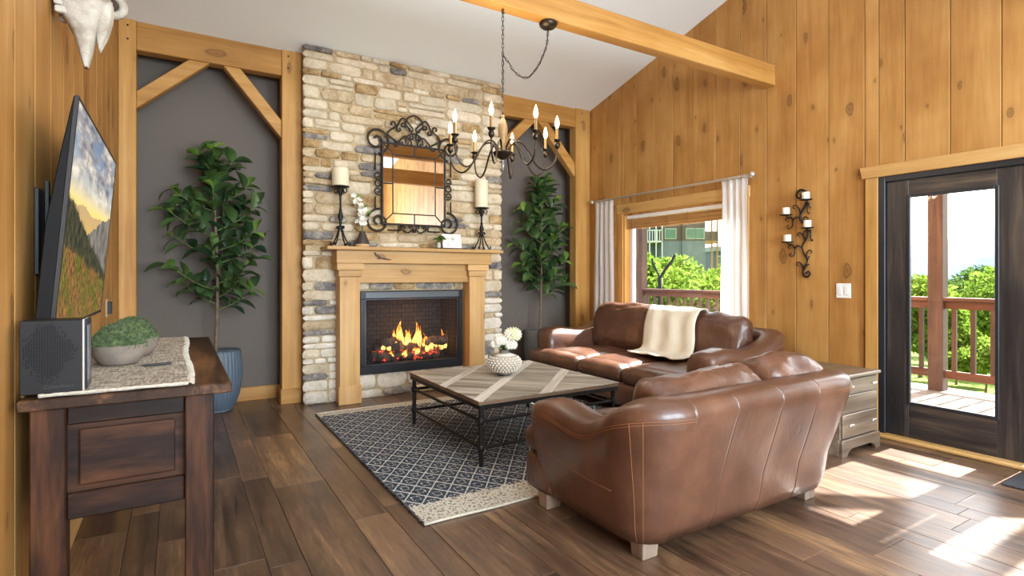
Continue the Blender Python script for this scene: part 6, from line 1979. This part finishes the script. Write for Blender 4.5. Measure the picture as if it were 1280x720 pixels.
# trees
def foliage_mat(name, a, b, c):
    t = NT(name)
    v = t.coords(False)
    col = t.ramp(t.noise(v, 3.0, 4, 0.7), [(0.3, a), (0.5, b), (0.7, c)])
    d = t.n('BsdfDiffuse'); t.l(col, d.inputs[0])
    s = t.n('BsdfTranslucent'); t.l(col, s.inputs[0])
    mx = t.n('MixShader'); mx.inputs[0].default_value = 0.5
    t.l(d.outputs[0], mx.inputs[1]); t.l(s.outputs[0], mx.inputs[2]); t.l(mx.outputs[0], t.out.inputs[0])
    return t.m
FM = [foliage_mat('spring_foliage', srgb(74, 100, 36), srgb(110, 136, 50), srgb(140, 160, 76)), foliage_mat('deep_foliage', srgb(40, 60, 30), srgb(66, 88, 42), srgb(98, 120, 60))]
npr = np.random.default_rng(3)
def leafy(name, label, x, y, h, r, n, ls, mat, group, cat='tree', squash=0.8):
    z0 = groundz(x, y) - 0.05
    t = thing(name, label, cat, (x, y, z0), group)
    n = int(n * 1.8)
    nb = 9
    cen = npr.normal(0, 1, (nb, 3))
    cen /= np.linalg.norm(cen, axis=1)[:, None]
    cen *= (npr.random((nb, 1)) ** 0.5) * 0.62
    cen = cen * np.array([r, r, h * 0.40]) + np.array([x, y, z0 + h * 0.58])
    cen[0] = (x, y, z0 + h * 0.72)
    rad = npr.uniform(0.32, 0.55, nb) * min(r, h * 0.5)
    which = npr.integers(0, nb, n)
    d = npr.normal(0, 1, (n, 3))
    d /= np.linalg.norm(d, axis=1)[:, None]
    p = cen[which] + d * (rad[which] * npr.random(n) ** 0.35)[:, None] * np.array([1, 1, squash])
    p[:, 2] = np.clip(p[:, 2], z0 + 0.1, z0 + h)
    u = npr.normal(0, 1, (n, 3)); u /= np.linalg.norm(u, axis=1)[:, None]
    w = np.cross(u, npr.normal(0, 1, (n, 3))); w /= np.linalg.norm(w, axis=1)[:, None]
    s = (ls * npr.uniform(0.6, 1.3, n))[:, None]
    vs_ = np.stack([p - u * s, p + w * s * 0.45, p + u * s, p - w * s * 0.45], 1).reshape(-1, 3) - np.array([x, y, z0])
    me = bpy.data.meshes.new('foliage')
    me.from_pydata(vs_.tolist(), [], np.arange(4 * n).reshape(-1, 4).tolist())
    me.materials.append(mat)
    o = bpy.data.objects.new('foliage', me)
    COL.objects.link(o)
    o.parent = t
    tag(o, kind='stuff')
    MB().tube(spl([(x, y, z0), (x + 0.05, y, z0 + h * 0.3), (x - 0.04, y + 0.05, z0 + h * 0.62)], 5), [0.09 * h / 5 * (1 - 0.6 * i / 10) for i in range(11)], 7).build('trunk', M['bark'], t, smooth=True)
    for k in range(1, 6):
        MB().tube([(x, y, z0 + h * (0.25 + 0.05 * k)), tuple(cen[k])], [0.035 * h / 5, 0.012 * h / 5], 5).build('branch', M['bark'], t, smooth=True)
    return t
s_, c_ = math.sin(YAW), math.cos(YAW)
def outpos(px, t):
    a = (px - 640) / F_PX
    return (s_ + a * c_) * t, (c_ - a * s_) * t
# seen through the window
G1 = 'bright green trees beyond the window railing'
for (px, t, top, r, n, lb) in [(800, 15, 2.3, 1.7, 4200, 'tall yellow green leafy tree beside the white balconies of the apartment block'), (836, 20, 2.1, 2.0, 4200, 'leafy yellow green tree rising behind the bare forked trunk'),
                              (872, 17, 1.35, 1.8, 4200, 'rounded yellow green tree below the paired windows of the apartment block'), (905, 15, 1.3, 1.6, 3800, 'yellow green tree beside the white curtain, below the hillside house'),
                              (850, 13, 0.75, 1.4, 3600, 'low yellow green bush just behind the window railing beside the bare trunk'), (890, 24, 1.4, 2.2, 3600, 'leafy tree below the cedar balconies of the apartment block'),
                              (822, 29, 2.8, 2.2, 3400, 'tall pale green tree close below the white balconies'), (765, 21, 2.6, 2.0, 3000, 'tall leafy tree behind the deck post at the window corner'),
                              (955, 20, 2.2, 1.8, 3000, 'leafy tree hidden behind the curtain beside the hillside house'), (878, 11.5, 0.3, 1.1, 3000, 'lowest yellow green bush showing between the window railing balusters'),
                              (792, 11.6, 0.5, 1.0, 3000, 'low yellow green bush beside the deck post at the window corner'), (915, 28, 2.6, 2.2, 2500, 'tall far tree standing in front of the hillside house')]:
    x, y = outpos(px, t)
    leafy('leafy_tree', lb, x, y, top - groundz(x, y), r, n, 0.05 + 0.003 * t, FM[0], G1)
G2 = 'trees beyond the door railing'
for (px, t, top, r, n, mi_, lb) in [(1150, 13, 1.6, 1.4, 4200, 0, 'bright green tree on the window side of the deck post'), (1205, 18, 1.5, 1.9, 4200, 1, 'dark mid green tree just past the deck post in the door glass'),
                                    (1250, 14, 1.85, 1.7, 4200, 0, 'bright green tree at the latch side of the door glass'), (1225, 24, 2.2, 2.3, 3600, 1, 'dark green far tree under the hazy ridge in the door glass'),
                                    (1170, 22, 1.6, 2.0, 3600, 1, 'dark green far tree behind the deck post'), (1285, 21, 2.5, 2.0, 3600, 0, 'tall bright green tree behind the door stile'),
                                    (1195, 12, 0.45, 1.2, 3200, 0, 'low bright bush behind the railing beside the deck post'), (1232, 11, 0.2, 1.0, 3000, 0, 'lowest bright bush behind the door railing balusters'),
                                    (1085, 19, 2.0, 1.8, 3000, 0, 'bright green tree behind the hinge side of the door'), (1345, 13, 2.0, 1.8, 3000, 0, 'bright green tree in line with the second door leaf')]:
    x, y = outpos(px, t)
    leafy('leafy_tree', lb, x, y, top - groundz(x, y), r, n, 0.045 + 0.0025 * t, FM[mi_], G2)
# bare forked trunk
bx_, by_ = outpos(825, 12.0)
bt = thing('bare_trunk', 'dark bare forked tree trunk beyond the window railing', 'tree trunk', (bx_, by_, groundz(bx_, by_)))
M['darkbark'] = plain('dark_bark', srgb(34, 38, 40), 0.9, nscale=14, nvar=0.3)
rv_ = Vector((c_, -s_, 0))
B0 = Vector((bx_, by_, 0))
MB().tube([B0 + Vector((0, 0, groundz(bx_, by_))), B0 + Vector((0, 0, 0.9)), B0 + Vector((0, 0, 1.28))], [0.075, 0.05, 0.045], 8).build('trunk', M['darkbark'], bt, smooth=True)
MB().tube(spl([B0 + Vector((0, 0, 1.22)), B0 + rv_ * -0.07 + Vector((0, 0, 1.38)), B0 + rv_ * -0.16 + Vector((0, 0, 1.58)), B0 + rv_ * -0.17 + Vector((0, 0, 1.66))], 4), 0.02, 7).build('branch', M['darkbark'], bt, smooth=True)
MB().tube(spl([B0 + Vector((0, 0, 1.22)), B0 + rv_ * 0.12 + Vector((0, 0, 1.42)), B0 + rv_ * 0.25 + Vector((0, 0, 1.58)), B0 + rv_ * 0.33 + Vector((0, 0, 1.74))], 4), 0.032, 7).build('branch', M['darkbark'], bt, smooth=True)

# apartment building on the hillside
bo = Vector((*outpos(852, 55), 0))
BU, BV = Vector((c_, -s_, 0)), Vector((s_, c_, 0))
bg_ = thing('apartment_building', 'dark grey hillside apartment block with balconies beyond the trees', 'building', (bo.x, bo.y, -6))
def bbox(name, u0, u1, v0, v1, z0, z1, mat, parent=bg_, bevel=0):
    k = MB().box((0, 0, 0), (1, 1, 1))
    m = MB().add([bo + BU * (u0 + (u1 - u0) * p.x) + BV * (v0 + (v1 - v0) * p.y) + Vector((0, 0, z0 + (z1 - z0) * p.z)) for p in k.v], k.f)
    return m.build(name, mat, parent)
sid = plain('grey_brown_siding', srgb(82, 68, 64), 0.8, nscale=2, nvar=0.1)
con = plain('grey_render', srgb(96, 102, 112), 0.9, nscale=1.5, nvar=0.08)
trimw = plain('white_trim', srgb(176, 178, 178), 0.6)
gwin = plain('green_window_glass', srgb(70, 100, 80), 0.15)
wf = plain('pale_window_frame', srgb(140, 150, 142), 0.6)
soff = plain('cedar_soffit', srgb(140, 100, 60), 0.7)
bbox('upper_wall', -1.95, 0.0, 0.0, 8, 4.7, 13, sid)
bbox('upper_wall', 0.0, 2.3, -0.25, 8, 4.7, 13, sid)
bbox('lower_wall', -1.95, 0.0, 0.02, 8, -6, 4.7, con)
bbox('lower_wall', 0.0, 2.3, -0.23, 8, -6, 4.7, con)
for (u0, u1, f) in ((-1.62, -0.62, 0.0), (0.42, 1.22, -0.25), (1.30, 2.12, -0.25)):
    for z in (4.95, 7.8, 10.6):
        w = bbox('window', u0 - 0.08, u1 + 0.08, f - 0.06, f, z - 0.08, z + 1.0, wf)
        bbox('pane', u0, u1, f - 0.08, f - 0.06, z, z + 0.92, gwin, w)
for z in (4.55, 7.4, 10.2):
    bbox('balcony_floor', -4.0, -1.95, -0.2, 1.8, z, z + 0.15, trimw)
    bbox('balcony_rail', -4.0, -1.95, -0.2, -0.12, z + 1.15, z + 1.25, trimw)
    for i in range(9):
        bbox('balcony_baluster', -4.0 + i * 0.245, -3.93 + i * 0.245, -0.2, -0.14, z + 0.15, z + 1.15, trimw)
    bbox('balcony_floor', 2.3, 3.6, -0.25, 1.6, z - 0.1, z + 0.15, soff)
    bbox('balcony_panel', 2.3, 3.6, -0.25, -0.18, z + 0.15, z + 1.1, sid)
for u in (-4.0, -3.3, -2.65, -2.05):
    bbox('balcony_post', u, u + 0.1, -0.2, -0.1, -6, 13, trimw)
bbox('balcony_back', -3.9, -1.95, 1.8, 7, -6, 13, plain('dull_blue_siding', srgb(80, 88, 102), 0.8))  # one even blue grey for the wall behind the balconies
for u in (2.9, 3.45):
    bbox('balcony_post', u, u + 0.14, -0.25, -0.12, -6, 13, soff)
ob = Vector((*outpos(908, 70), 0))
hs = thing('hillside_house', 'low dark blue grey house beside the apartment block', 'building', (ob.x, ob.y, -6))
bo = ob
bbox('wall', -1.6, 4, 0, 8, -6, 4.3, plain('blue_grey_siding', srgb(66, 78, 96), 0.8), hs)
bbox('roof', -1.8, 4.2, -0.4, 8.4, 4.3, 4.9, plain('grey_roof', srgb(120, 126, 136), 0.8), hs)
for u in (-1.2, -0.2, 0.8):
    w = bbox('window', u, u + 0.7, -0.05, 0, 2.6, 3.7, trimw, hs)
    bbox('pane', u + 0.08, u + 0.62, -0.07, -0.05, 2.68, 3.62, gwin, w)
